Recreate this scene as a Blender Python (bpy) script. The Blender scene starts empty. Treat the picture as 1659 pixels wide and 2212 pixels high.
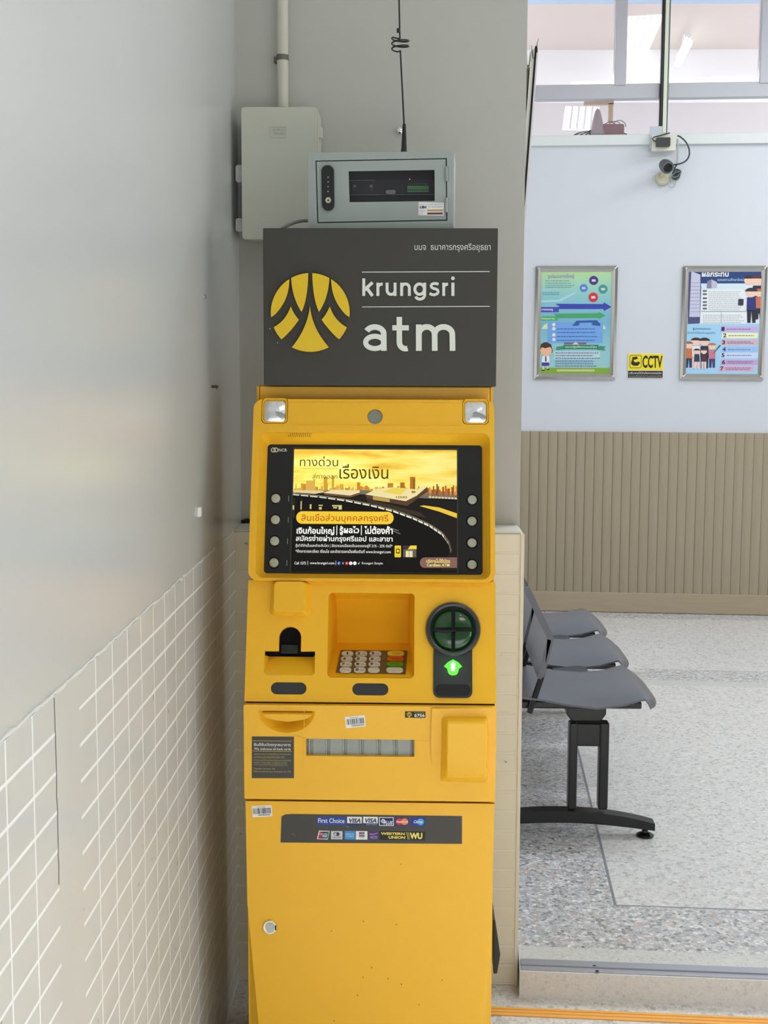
import bpy, bmesh, math, random
from mathutils import Vector, Matrix
from mathutils.geometry import tessellate_polygon
random.seed(7)
PI = math.pi
SC = bpy.context.scene
COL = SC.collection

# ------------------------------------------------------------------ camera
W, H, FPX = 1659.0, 2212.0, 2800.0
CAM = Vector((0, 0, 1.42))
_y, _p, _r = map(math.radians, (1.43, 6.44, 0.2))
CF = Vector((-math.sin(_y) * math.cos(_p), math.cos(_y) * math.cos(_p), -math.sin(_p)))
_R0 = Vector((math.cos(_y), math.sin(_y), 0)); _U0 = _R0.cross(CF)
CR = math.cos(_r) * _R0 + math.sin(_r) * _U0
CU = -math.sin(_r) * _R0 + math.cos(_r) * _U0
cd = bpy.data.cameras.new('camera'); co = bpy.data.objects.new('camera', cd); COL.objects.link(co)
cd.sensor_fit = 'VERTICAL'; cd.sensor_height = 24.0; cd.lens = 24.0 * FPX / H
cd.clip_start = 0.05; cd.clip_end = 100
M = Matrix((( CR.x, CU.x, -CF.x), (CR.y, CU.y, -CF.y), (CR.z, CU.z, -CF.z))).to_4x4()
M.translation = CAM; co.matrix_world = M; SC.camera = co
cd.dof.use_dof = False

# ------------------------------------------------------------------ light
SC.view_settings.view_transform = 'Standard'; SC.view_settings.look = 'None'
SC.view_settings.exposure = 0.0; SC.view_settings.gamma = 1.0
wd = bpy.data.worlds.new('world'); SC.world = wd; wd.use_nodes = True
bgn = wd.node_tree.nodes['Background']
bgn.inputs[1].default_value = 0.8
_nt = wd.node_tree; _tc = _nt.nodes.new('ShaderNodeTexCoord'); _sx = _nt.nodes.new('ShaderNodeSeparateXYZ'); _rp = _nt.nodes.new('ShaderNodeValToRGB')
_mr = _nt.nodes.new('ShaderNodeMapRange'); _mr.inputs['From Min'].default_value = -1; _mr.inputs['From Max'].default_value = 1
_nt.links.new(_tc.outputs['Generated'], _sx.inputs[0]); _nt.links.new(_sx.outputs['Z'], _mr.inputs['Value']); _nt.links.new(_mr.outputs[0], _rp.inputs[0]); _nt.links.new(_rp.outputs[0], bgn.inputs[0])
_e = _rp.color_ramp.elements; _e[0].position = 0.0; _e[0].color = (1.35, 1.34, 1.30, 1); _e[1].position = 1.0; _e[1].color = (0.22, 0.225, 0.23, 1)
_x = _e.new(0.47); _x.color = (1.35, 1.34, 1.30, 1); _x = _e.new(0.56); _x.color = (0.42, 0.43, 0.43, 1)

def area(name, loc, target, sx, sy, power, color=(1, 1, 1)):
    l = bpy.data.lights.new(name, 'AREA'); l.shape = 'RECTANGLE'; l.size = sx; l.size_y = sy
    l.energy = power; l.color = color
    o = bpy.data.objects.new(name, l); COL.objects.link(o); o.location = loc
    o.rotation_euler = (Vector(target) - Vector(loc)).to_track_quat('-Z', 'Y').to_euler()
    return o
_h = area('floor_bounce_fill', (1.0, 1.0, 3.4), (0.9, 1.05, 0), 1.4, 0.9, 30, (1.0, 0.995, 0.97)); _h.data.spread = math.radians(52)  # added narrow downlight, brightens the hall floor so it bounces onto the machine
area('hall_lamp_rear', (1.3, 0.4, 3.4), (0.2, 1.9, 0.8), 1.2, 0.5, 7, (1.0, 0.99, 0.96))
area('low_front_fill', (0.7, -0.95, 0.5), (0.0, 2.4, 0.2), 2.4, 1.0, 13, (1.0, 0.995, 0.97))  # added low fill light behind the camera, lifts the lower fronts
area('side_daylight', (4.6, 2.3, 1.0), (-0.38, 1.7, 0.7), 2.2, 1.4, 22, (1.0, 0.99, 0.96))
area('waiting_room_lamp_near', (2.0, 4.6, 3.55), (2.0, 4.6, 0), 2.4, 0.6, 60, (0.93, 0.97, 1.0))
area('waiting_room_lamp_far', (3.1, 6.3, 3.55), (2.4, 6.9, 1.2), 1.6, 0.6, 41, (0.93, 0.97, 1.0))
area('upper_room_lamp_left', (-1.3, 10.6, 4.0), (-0.6, 10.9, 0), 2.0, 2.0, 165, (0.98, 0.98, 1.0))
area('upper_room_lamp_right', (5.4, 10.6, 4.0), (4.9, 10.9, 0), 2.0, 2.0, 215, (0.98, 0.98, 1.0))

# ------------------------------------------------------------------ helpers
def ray(px, py):
    return (CF + (px - W / 2) / FPX * CR - (py - H / 2) / FPX * CU)
def at(px, py, Y):
    d = ray(px, py); return CAM + d * (Y / d.y)
def onfloor(px, py, z=0.0):
    d = ray(px, py); return CAM + d * ((z - CAM.z) / d.z)
def onx(px, py, X):
    d = ray(px, py); return CAM + d * (X / d.x)

class Plane:
    """a flat face in the world: origin, right, up, and outward normal"""
    def __init__(s, o, u, v):
        s.o = Vector(o); s.u = Vector(u).normalized(); s.v = Vector(v).normalized(); s.n = s.u.cross(s.v).normalized()
    def pt(s, u, v, d=0.0): return s.o + s.u * u + s.v * v + s.n * d
    def px(s, x, y, d=0.0):
        r = ray(x, y); o = s.o + s.n * d
        h = CAM + r * ((o - CAM).dot(s.n) / r.dot(s.n)) - s.o
        return (h.dot(s.u), h.dot(s.v))

def lin(c):
    return tuple((x / 12.92 if x <= 0.04045 else ((x + 0.055) / 1.055) ** 2.4) for x in (v / 255.0 for v in c))
MATS = {}
def mat(name, rgb, rough=0.5, metal=0.0, bump=0.0, bscale=200.0, var=0.0, vscale=4.0, spec=0.5, coat=0.0):
    if name in MATS: return MATS[name]
    m = bpy.data.materials.new(name); m.use_nodes = True; nt = m.node_tree; b = nt.nodes['Principled BSDF']
    c = lin(rgb); b.inputs['Base Color'].default_value = (*c, 1); b.inputs['Roughness'].default_value = rough
    b.inputs['Metallic'].default_value = metal; b.inputs['Specular IOR Level'].default_value = spec
    b.inputs['Coat Weight'].default_value = coat; b.inputs['Coat Roughness'].default_value = 0.15
    tc = nt.nodes.new('ShaderNodeTexCoord')
    if var:
        n = nt.nodes.new('ShaderNodeTexNoise'); n.inputs['Scale'].default_value = vscale; n.inputs['Detail'].default_value = 5
        nt.links.new(tc.outputs['Object'], n.inputs['Vector'])
        mx = nt.nodes.new('ShaderNodeMix'); mx.data_type = 'RGBA'
        mx.inputs[6].default_value = (*[x * (1 - var) for x in c], 1); mx.inputs[7].default_value = (*[min(1, x * (1 + var)) for x in c], 1)
        nt.links.new(n.outputs['Fac'], mx.inputs[0]); nt.links.new(mx.outputs[2], b.inputs['Base Color'])
    if bump:
        n = nt.nodes.new('ShaderNodeTexNoise'); n.inputs['Scale'].default_value = bscale; n.inputs['Detail'].default_value = 3
        nt.links.new(tc.outputs['Object'], n.inputs['Vector'])
        bp = nt.nodes.new('ShaderNodeBump'); bp.inputs['Strength'].default_value = bump; bp.inputs['Distance'].default_value = 0.001
        nt.links.new(n.outputs['Fac'], bp.inputs['Height']); nt.links.new(bp.outputs[0], b.inputs['Normal'])
    MATS[name] = m; return m
def emit(name, rgb, s=1.0, base=(8, 8, 8)):
    if name in MATS: return MATS[name]
    m = mat(name, base, 0.4); b = m.node_tree.nodes['Principled BSDF']; b.inputs['Specular IOR Level'].default_value = 0.1
    b.inputs['Emission Color'].default_value = (*lin(rgb), 1); b.inputs['Emission Strength'].default_value = s
    return m

class MB:
    """collects polygons and builds them as one mesh object"""
    def __init__(s): s.v = []; s.f = []; s.m = []; s.mats = []
    def mi(s, m):
        if m not in s.mats: s.mats.append(m)
        return s.mats.index(m)
    def add(s, vs, fs, m):
        k = len(s.v); s.v += [Vector(p) for p in vs]; i = s.mi(m)
        for f in fs: s.f.append([k + a for a in f]); s.m.append(i)
    def box(s, lo, hi, m, T=None):
        x0, y0, z0 = lo; x1, y1, z1 = hi
        vs = [(x0, y0, z0), (x1, y0, z0), (x1, y1, z0), (x0, y1, z0), (x0, y0, z1), (x1, y0, z1), (x1, y1, z1), (x0, y1, z1)]
        if T: vs = [T(*p) for p in vs]
        s.add(vs, [(0, 3, 2, 1), (4, 5, 6, 7), (0, 1, 5, 4), (1, 2, 6, 5), (2, 3, 7, 6), (3, 0, 4, 7)], m)
    def quad(s, a, b, c, d, m): s.add([a, b, c, d], [(0, 1, 2, 3)], m)
    def plate(s, P, outs, d0, d1, m, mside=None, back=True):
        """outs[0] outline, others holes, in the plane's own metres; solid from d0 to d1"""
        polys = [[Vector((a, b, 0)) for a, b in o] for o in outs]
        tris = tessellate_polygon(polys); flat = [p for o in outs for p in o]
        fs = []
        for t in tris:
            a, b, c = (flat[i] for i in t)
            ar = (b[0] - a[0]) * (c[1] - a[1]) - (b[1] - a[1]) * (c[0] - a[0])
            if abs(ar) < 1e-14: continue
            fs.append(tuple(t) if ar > 0 else tuple(reversed(t)))
        s.add([P.pt(a, b, d1) for a, b in flat], fs, m)
        if d0 == d1: return
        if back: s.add([P.pt(a, b, d0) for a, b in flat], [tuple(reversed(f)) for f in fs], m)
        for k, o in enumerate(outs):
            s.loft(P, o, d1, o, d0, mside or m, hole=(k > 0))
    def loft(s, P, A, da, B, db, m, hole=False):
        n = len(A)
        ar = sum(A[i][0] * A[(i + 1) % n][1] - A[(i + 1) % n][0] * A[i][1] for i in range(n))
        flip = (ar < 0) != hole
        vs = [P.pt(a, b, da) for a, b in A] + [P.pt(a, b, db) for a, b in B]
        fs = [((i, n + i, n + (i + 1) % n, (i + 1) % n) if not flip else ((i + 1) % n, n + (i + 1) % n, n + i, i)) for i in range(n)]
        s.add(vs, fs, m)
    def cap(s, P, A, d, m):
        s.plate(P, [A], d, d, m)
    def tube(s, pts, r, m, seg=10, closed=False, cap=True):
        pts = [Vector(p) for p in pts]; n = len(pts); rs = r if isinstance(r, (list, tuple)) else [r] * n
        vs = []; prev = None
        for i, p in enumerate(pts):
            if closed: t = pts[(i + 1) % n] - pts[i - 1]
            else: t = pts[min(i + 1, n - 1)] - pts[max(i - 1, 0)]
            t.normalize()
            if prev is None:
                a = Vector((0, 0, 1)) if abs(t.z) < 0.9 else Vector((1, 0, 0)); x = t.cross(a).normalized()
            else: x = (prev - t * prev.dot(t)).normalized()
            prev = x; y = t.cross(x)
            for k in range(seg):
                q = 2 * PI * k / seg; vs.append(p + (x * math.cos(q) + y * math.sin(q)) * rs[i])
        fs = []
        for i in range(n if closed else n - 1):
            j = (i + 1) % n
            for k in range(seg):
                l = (k + 1) % seg; fs.append((i * seg + k, i * seg + l, j * seg + l, j * seg + k))
        if cap and not closed:
            fs.append(tuple(reversed(range(seg)))); fs.append(tuple((n - 1) * seg + k for k in range(seg)))
        s.add(vs, fs, m)
    def lathe(s, c, axis, prof, m, seg=32):
        """prof: list of (distance along axis, radius)"""
        axis = Vector(axis).normalized(); a = Vector((0, 0, 1)) if abs(axis.z) < .9 else Vector((1, 0, 0))
        x = axis.cross(a).normalized(); y = axis.cross(x); c = Vector(c); vs = []
        for h, r in prof:
            for k in range(seg):
                q = 2 * PI * k / seg; vs.append(c + axis * h + (x * math.cos(q) + y * math.sin(q)) * r)
        fs = [(i * seg + k, i * seg + (k + 1) % seg, (i + 1) * seg + (k + 1) % seg, (i + 1) * seg + k) for i in range(len(prof) - 1) for k in range(seg)]
        fs.append(tuple(reversed(range(seg)))); fs.append(tuple((len(prof) - 1) * seg + k for k in range(seg)))
        s.add(vs, fs, m)
    def build(s, name, parent=None, bevel=0.0, seg=2, label=None, smooth=35, loc=None):
        me = bpy.data.meshes.new(name); o = bpy.data.objects.new(name, me); COL.objects.link(o)
        if parent is not None:
            root = parent
            while root.parent: root = root.parent
            off = Vector(root.location); o.parent = parent
        else:
            if loc is None:
                xs = [p.x for p in s.v]; ys = [p.y for p in s.v]; zs = [p.z for p in s.v]
                loc = ((min(xs) + max(xs)) / 2, (min(ys) + max(ys)) / 2, min(zs))
            off = Vector(loc); o.location = off
        me.from_pydata([tuple(p - off) for p in s.v], [], s.f)
        for m in s.mats: me.materials.append(m)
        me.polygons.foreach_set('material_index', s.m)
        bm = bmesh.new(); bm.from_mesh(me); bmesh.ops.remove_doubles(bm, verts=bm.verts, dist=1e-6)
        bm.to_mesh(me); bm.free()
        if smooth > 0:
            me.polygons.foreach_set('use_smooth', [True] * len(me.polygons)); me.set_sharp_from_angle(angle=math.radians(smooth))
        me.update()
        if bevel:
            b = o.modifiers.new('bevel', 'BEVEL'); b.width = bevel; b.segments = seg; b.limit_method = 'ANGLE'
            b.angle_limit = math.radians(40); b.harden_normals = True; b.use_clamp_overlap = True
        if label: o['label'] = label
        return o

def thing(name, label, cat, loc=(0, 0, 0), group=None):
    o = bpy.data.objects.new(name, None); COL.objects.link(o); o.location = loc; o.empty_display_size = 0.1
    o['label'] = label; o['category'] = cat
    if group: o['group'] = group
    return o
def tag(o, label, cat, group=None):
    o['label'] = label; o['category'] = cat
    if group: o['group'] = group
    return o
def struct(o): o['kind'] = 'structure'; return o

def rrect(u0, v0, u1, v1, r, n=6):
    if u0 > u1: u0, u1 = u1, u0
    if v0 > v1: v0, v1 = v1, v0
    r = min(r, (u1 - u0) / 2 - 1e-6, (v1 - v0) / 2 - 1e-6); out = []
    if r <= 0: return [(u0, v0), (u1, v0), (u1, v1), (u0, v1)]
    for cx, cy, a in ((u1 - r, v0 + r, -90), (u1 - r, v1 - r, 0), (u0 + r, v1 - r, 90), (u0 + r, v0 + r, 180)):
        for k in range(n + 1):
            q = math.radians(a + 90 * k / n); out.append((cx + r * math.cos(q), cy + r * math.sin(q)))
    return out
def circ(cu, cv, r, n=40, ry=None): return [(cu + r * math.cos(2 * PI * k / n), cv + (ry or r) * math.sin(2 * PI * k / n)) for k in range(n)]
def prect(P, x0, y0, x1, y1, r=0.0, d=0.0, n=6):
    """rounded rectangle on a plane covering photo box x0..x1, y0..y1"""
    a = P.px(x0, (y0 + y1) / 2, d)[0]; b = P.px(x1, (y0 + y1) / 2, d)[0]
    t = P.px((x0 + x1) / 2, y0, d)[1]; o = P.px((x0 + x1) / 2, y1, d)[1]
    return rrect(a, o, b, t, r, n)
def ppoly(P, pts, d=0.0): return [P.px(x, y, d) for x, y in pts]

_tc = {}
def textmesh(s, bold=0.0, res=3, italic=0.0):
    k = (s, bold, res, italic)
    if k in _tc: return _tc[k]
    cu = bpy.data.curves.new('txt', 'FONT'); cu.body = s; cu.size = 1; cu.offset = bold; cu.resolution_u = res; cu.shear = italic
    ob = bpy.data.objects.new('txt', cu); COL.objects.link(ob)
    dg = bpy.context.evaluated_depsgraph_get(); me = bpy.data.meshes.new_from_object(ob.evaluated_get(dg))
    vs = [(v.co.x, v.co.y) for v in me.vertices]; fs = [tuple(p.vertices) for p in me.polygons]
    bpy.data.objects.remove(ob); bpy.data.curves.remove(cu); bpy.data.meshes.remove(me)
    _tc[k] = (vs, fs); return _tc[k]
def text(mb, P, s, x0, y0, x1, y1, d, m, bold=0.0, res=3, rot=0.0, italic=0.0, thick=0.0):
    """lettering stretched to the photo box; rot in degrees about the box centre"""
    vs, fs = textmesh(s, bold, res, italic)
    if not vs: return
    ax = min(v[0] for v in vs); bx = max(v[0] for v in vs); ay = min(v[1] for v in vs); by = max(v[1] for v in vs)
    u0 = P.px(x0, (y0 + y1) / 2, d)[0]; u1 = P.px(x1, (y0 + y1) / 2, d)[0]
    v1 = P.px((x0 + x1) / 2, y0, d)[1]; v0 = P.px((x0 + x1) / 2, y1, d)[1]
    cu, cv = (u0 + u1) / 2, (v0 + v1) / 2; c, sn = math.cos(math.radians(rot)), math.sin(math.radians(rot)); out = []
    for x, y in vs:
        a = (x - ax) / max(bx - ax, 1e-6) * (u1 - u0) - (u1 - u0) / 2; b = (y - ay) / max(by - ay, 1e-6) * (v1 - v0) - (v1 - v0) / 2
        out.append((cu + a * c - b * sn, cv + a * sn + b * c))
    ff = []
    for f in fs:
        ar = sum(out[f[i]][0] * out[f[(i + 1) % len(f)]][1] - out[f[(i + 1) % len(f)]][0] * out[f[i]][1] for i in range(len(f)))
        ff.append(f if ar > 0 else tuple(reversed(f)))
    mb.add([P.pt(a, b, d) for a, b in out], ff, m)

# ------------------------------------------------------------------ materials of the place
def tile_material(name, rgb, grout, ax, off, pitch, zoff, zp, gw, strip=None, rough=0.22, ior=1.45):
    """glazed tiles laid on a grid; ax = 'X' or 'Y' is the horizontal world axis"""
    m = bpy.data.materials.new(name); m.use_nodes = True; nt = m.node_tree; b = nt.nodes['Principled BSDF']
    N = nt.nodes.new; L = nt.links.new; b.inputs['IOR'].default_value = ior
    g = N('ShaderNodeNewGeometry'); sp = N('ShaderNodeSeparateXYZ'); L(g.outputs['Position'], sp.inputs[0])
    wob = N('ShaderNodeTexNoise'); wob.inputs['Scale'].default_value = 6; L(g.outputs['Position'], wob.inputs['Vector'])
    def mth(op, a, c=None):
        n = N('ShaderNodeMath'); n.operation = op
        for i, x in enumerate((a, c)):
            if x is None: continue
            if isinstance(x, (int, float)): n.inputs[i].default_value = x
            else: L(x, n.inputs[i])
        return n.outputs[0]
    def line(c, off, pitch, w):
        w0 = mth('MULTIPLY', mth('SUBTRACT', wob.outputs['Fac'], 0.5), 0.003)
        t = mth('DIVIDE', mth('SUBTRACT', mth('ADD', c, w0), off), pitch)
        f = mth('ABSOLUTE', mth('SUBTRACT', t, mth('ROUND', t)))
        n = N('ShaderNodeMapRange'); n.inputs['From Min'].default_value = w / pitch / 2; n.inputs['From Max'].default_value = w / pitch * 0.9
        n.inputs['To Min'].default_value = 1; n.inputs['To Max'].default_value = 0; L(f, n.inputs['Value']); return n.outputs[0]
    h = line(sp.outputs[ax], off, pitch, gw); z = line(sp.outputs['Z'], zoff, zp, gw)
    fac = mth('MAXIMUM', h, z)
    if strip:
        inside = mth('MULTIPLY', mth('GREATER_THAN', sp.outputs[ax], strip[0]), mth('LESS_THAN', sp.outputs[ax], strip[1]))
        fac = mth('MULTIPLY', fac, mth('SUBTRACT', 1.0, inside))
    no = N('ShaderNodeTexNoise'); no.inputs['Scale'].default_value = 9; no.inputs['Detail'].default_value = 6; L(g.outputs['Position'], no.inputs['Vector'])
    c = lin(rgb); mx0 = N('ShaderNodeMix'); mx0.data_type = 'RGBA'; mx0.inputs[6].default_value = (*[x * .9 for x in c], 1); mx0.inputs[7].default_value = (*[x * 1.06 for x in c], 1)
    L(no.outputs['Fac'], mx0.inputs[0])
    # a few scuff marks with a shape of their own
    sc = N('ShaderNodeTexNoise'); sc.inputs['Scale'].default_value = 38; sc.inputs['Detail'].default_value = 2; L(g.outputs['Position'], sc.inputs['Vector'])
    cr = N('ShaderNodeMapRange'); cr.inputs['From Min'].default_value = 0.73; cr.inputs['From Max'].default_value = 0.77; L(sc.outputs['Fac'], cr.inputs['Value'])
    mx1 = N('ShaderNodeMix'); mx1.data_type = 'RGBA'; L(cr.outputs[0], mx1.inputs[0]); L(mx0.outputs[2], mx1.inputs[6]); mx1.inputs[7].default_value = (*[x * .45 for x in c], 1)
    mx = N('ShaderNodeMix'); mx.data_type = 'RGBA'; L(fac, mx.inputs[0]); L(mx1.outputs[2], mx.inputs[6]); mx.inputs[7].default_value = (*lin(grout), 1)
    L(mx.outputs[2], b.inputs['Base Color'])
    rr = N('ShaderNodeMapRange'); rr.inputs['To Min'].default_value = rough; rr.inputs['To Max'].default_value = 0.6; L(fac, rr.inputs['Value']); L(rr.outputs[0], b.inputs['Roughness'])
    bp = N('ShaderNodeBump'); bp.inputs['Strength'].default_value = 0.6; bp.inputs['Distance'].default_value = 0.0015
    L(mth('SUBTRACT', mth('MULTIPLY', no.outputs['Fac'], 0.12), fac), bp.inputs['Height']); L(bp.outputs[0], b.inputs['Normal'])
    return m
def terrazzo(name, base, scale, chips, grain, rough=0.3):
    """ground stone chips: chips = share of cells that show a chip, grain = contrast of the stones"""
    m = bpy.data.materials.new(name); m.use_nodes = True; nt = m.node_tree; b = nt.nodes['Principled BSDF']; N = nt.nodes.new; L = nt.links.new
    g = N('ShaderNodeNewGeometry'); c = lin(base)
    nd = N('ShaderNodeTexNoise'); nd.inputs['Scale'].default_value = scale * 1.6; nd.inputs['Detail'].default_value = 2; L(g.outputs['Position'], nd.inputs['Vector'])
    vm = N('ShaderNodeVectorMath'); vm.operation = 'MULTIPLY_ADD'; L(nd.outputs['Color'], vm.inputs[0]); vm.inputs[1].default_value = (0.9 / scale,) * 3; L(g.outputs['Position'], vm.inputs[2])
    def layer(sc, share, contrast, prev):
        vo = N('ShaderNodeTexVoronoi'); vo.inputs['Scale'].default_value = sc; L(vm.outputs[0], vo.inputs['Vector'])
        wn = N('ShaderNodeSeparateColor'); L(vo.outputs['Color'], wn.inputs[0])
        rp = N('ShaderNodeValToRGB'); rp.color_ramp.interpolation = 'CONSTANT'; L(wn.outputs[0], rp.inputs[0])
        def mixc(col): return (*[a * (1 - contrast) + bb * contrast for a, bb in zip(c, lin(col))], 1)
        e = rp.color_ramp.elements; e[0].position = 0; e[0].color = mixc((136, 136, 138)); e[1].position = .18; e[1].color = mixc((176, 176, 176))
        for p, cc in ((.40, (206, 206, 206)), (.62, (228, 228, 228)), (.84, (242, 242, 240)), (.90, (214, 196, 176)), (.935, (202, 170, 150)), (.955, (160, 158, 156)), (.985, (104, 96, 94))): x = e.new(p); x.color = mixc(cc)
        ed = N('ShaderNodeTexVoronoi'); ed.feature = 'DISTANCE_TO_EDGE'; ed.inputs['Scale'].default_value = sc; L(vm.outputs[0], ed.inputs['Vector'])
        mr = N('ShaderNodeMapRange'); mr.inputs['From Min'].default_value = .03; mr.inputs['From Max'].default_value = .10; L(ed.outputs['Distance'], mr.inputs['Value'])
        gt = N('ShaderNodeMath'); gt.operation = 'LESS_THAN'; L(wn.outputs[1], gt.inputs[0]); gt.inputs[1].default_value = share
        ml = N('ShaderNodeMath'); ml.operation = 'MULTIPLY'; L(mr.outputs[0], ml.inputs[0]); L(gt.outputs[0], ml.inputs[1])
        mx = N('ShaderNodeMix'); mx.data_type = 'RGBA'; L(ml.outputs[0], mx.inputs[0]); L(rp.outputs[0], mx.inputs[7])
        if prev is None: mx.inputs[6].default_value = (*c, 1)
        else: L(prev, mx.inputs[6])
        return mx.outputs[2]
    a = layer(scale * 2.3, .7, grain * .8, None); a = layer(scale, chips, grain, a)
    no = N('ShaderNodeTexNoise'); no.inputs['Scale'].default_value = 2.2; no.inputs['Detail'].default_value = 4; L(g.outputs['Position'], no.inputs['Vector'])
    mm = N('ShaderNodeMapRange'); mm.inputs['To Min'].default_value = 0.94; mm.inputs['To Max'].default_value = 1.05; L(no.outputs['Fac'], mm.inputs['Value'])
    ml = N('ShaderNodeMix'); ml.data_type = 'RGBA'; ml.blend_type = 'MULTIPLY'; ml.inputs[0].default_value = 1; L(a, ml.inputs[6]); L(mm.outputs[0], ml.inputs[7])
    L(ml.outputs[2], b.inputs['Base Color']); b.inputs['Roughness'].default_value = rough
    return m
def wood(name, rgb, axis):
    m = bpy.data.materials.new(name); m.use_nodes = True; nt = m.node_tree; b = nt.nodes['Principled BSDF']; N = nt.nodes.new; L = nt.links.new
    g = N('ShaderNodeNewGeometry'); mp = N('ShaderNodeMapping'); mp.inputs['Scale'].default_value = (60, 60, 3) if axis == 'Z' else (3, 60, 60); L(g.outputs['Position'], mp.inputs[0])
    no = N('ShaderNodeTexNoise'); no.inputs['Scale'].default_value = 1; no.inputs['Detail'].default_value = 4; L(mp.outputs[0], no.inputs['Vector'])
    c = lin(rgb); mx = N('ShaderNodeMix'); mx.data_type = 'RGBA'; mx.inputs[6].default_value = (*[x * .88 for x in c], 1); mx.inputs[7].default_value = (*[x * 1.1 for x in c], 1)
    L(no.outputs['Fac'], mx.inputs[0]); L(mx.outputs[2], b.inputs['Base Color']); b.inputs['Roughness'].default_value = 0.5
    return m

PAINT = mat('corner_wall_paint', (198, 202, 201), 0.24, bump=0.12, bscale=420, var=0.03, vscale=3)
PAINT.node_tree.nodes['Principled BSDF'].inputs['IOR'].default_value = 1.36
PAINT_BACK = mat('back_wall_paint', (186, 187, 180), 0.5, bump=0.2, bscale=300, var=0.04, vscale=3)
WHITE_PAINT = mat('waiting_room_paint', (206, 211, 220), 0.6, bump=0.15, bscale=120, var=0.02, vscale=2)
CEIL = mat('ceiling_white', (225, 225, 222), 0.8)
TILE_L = tile_material('left_wall_tile', (202, 206, 204), (240, 242, 238), 'Y', 1.673, 0.0946, 0.988, 0.0475, 0.0036, strip=(1.479, 1.588), rough=0.3)
TILE_B = tile_material('pillar_tile', (230, 226, 204), (236, 233, 214), 'X', 0.243, 0.3, at(1110, 1194.4, 2.99).z, 0.0478, 0.004, rough=0.25)
TER_A = terrazzo('terrazzo_coarse', (188, 190, 197), 92, 0.8, 0.85)
TER_B = terrazzo('terrazzo_light', (220, 220, 220), 80, 0.55, 0.5)
TER_C = terrazzo('terrazzo_threshold', (206, 208, 206), 130, 0.4, 0.3)
TER_D = terrazzo('terrazzo_riser', (222, 223, 222), 120, 0.4, 0.22)
TER_G = mat('terrazzo_divider', (132, 136, 142), 0.4)
YEL = mat('machine_yellow', (246, 188, 38), 0.34, bump=0.12, bscale=900, var=0.015, vscale=6)
YEL2 = mat('machine_yellow_gloss', (246, 188, 38), 0.22, var=0.01)
YELR = mat('machine_yellow_matt', (240, 176, 22), 0.7, spec=0.15)
SIGNGREY = mat('sign_charcoal', (55, 54, 48), 0.5, bump=0.2, bscale=700)
BLACK = mat('black_plastic', (22, 23, 24), 0.35)
BLACKM = mat('matte_black', (6, 6, 6), 0.8)
DGREY = mat('dark_grey_plastic', (46, 49, 50), 0.42, bump=0.1, bscale=900)
CHROME = mat('chrome', (235, 235, 235), 0.06, metal=1)
STEEL = mat('brushed_steel', (190, 190, 188), 0.28, metal=1)
ALU = mat('aluminium', (176, 178, 188), 0.38, metal=0.6)
WHITE = mat('white_print', (240, 240, 238), 0.5)
OFFW = mat('offwhite_plastic', (216, 216, 204), 0.45, var=0.03)
BLK = mat('black_print', (18, 18, 20), 0.5)

# ------------------------------------------------------------------ room shell
XL = -0.425; HF = -0.066; ZL = (onx(0, 1608, XL).z + onx(417, 1228, XL).z) / 2     # left wall plane; hall floor lies one low step below the waiting room
b = MB(); b.box((XL - 0.2, -1.0, ZL), (XL, 3.3, 3.6), PAINT); struct(b.build('wall_left'))
b = MB(); b.box((XL - 0.2, -1.0, HF), (XL + 0.0015, 2.99, ZL), TILE_L); struct(b.build('trim_1'))
# rough plaster lip above the tiles
b = MB(); pts = []; rs = []
y = 0.2
while y < 2.98:
    pts.append((XL + 0.0005 + random.uniform(-.0006, .001), y, ZL + .0025 + random.uniform(-.0015, .0015))); rs.append(0.0022 + random.uniform(-.0008, .0010)); y += 0.018
b.tube(pts, rs, mat('rough_plaster', (222, 222, 216), 0.9, bump=0.6, bscale=300), seg=6); struct(b.build('trim_3'))
# hairline crack beside the plain strip of the tiled dado
b = MB(); pts = [Vector((XL + 0.0018, 1.4775 + random.uniform(-.0012, .0012), ZL - .002 - k * 0.012)) for k in range(20)]
b.tube(pts, [0.0005] * 20, mat('crack_dark', (96, 92, 82), 0.9), seg=4); struct(b.build('trim_4'))
YD = 2.99; YP = 3.12; XB = at(1132, 1160, YD).x; ZD = at(1110, 1153, YD).z
b = MB(); b.box((XL - 0.2, YP, HF), (XB, 3.34, 3.6), PAINT_BACK); struct(b.build('wall_back'))
b = MB(); b.box((XL, YD, HF), (XB, YP, ZD), TILE_B); struct(b.build('trim_5', bevel=0.003))
b = MB(); b.box((XB - 0.007, YD - .0025, HF), (XB + 0.001, YD + .002, ZD - .0005), mat('tile_edge_bead', (226, 224, 208), 0.4)); struct(b.build('trim_6'))
b = MB(); b.box((XL, YD + .003, ZD), (XB - 0.006, YP, ZD + .005), mat('ledge_paint', (224, 224, 220), 0.5)); struct(b.build('trim_7', bevel=0.002))
# grime line in the ledge corner
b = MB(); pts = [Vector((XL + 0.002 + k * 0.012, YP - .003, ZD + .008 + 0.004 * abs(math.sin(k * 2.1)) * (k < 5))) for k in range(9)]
b.tube(pts, [0.005, 0.006, 0.004, 0.005, 0.004, 0.003, 0.003, 0.002, 0.001], mat('grime', (40, 36, 28), 0.95), seg=6); struct(b.build('trim_8'))

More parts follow.
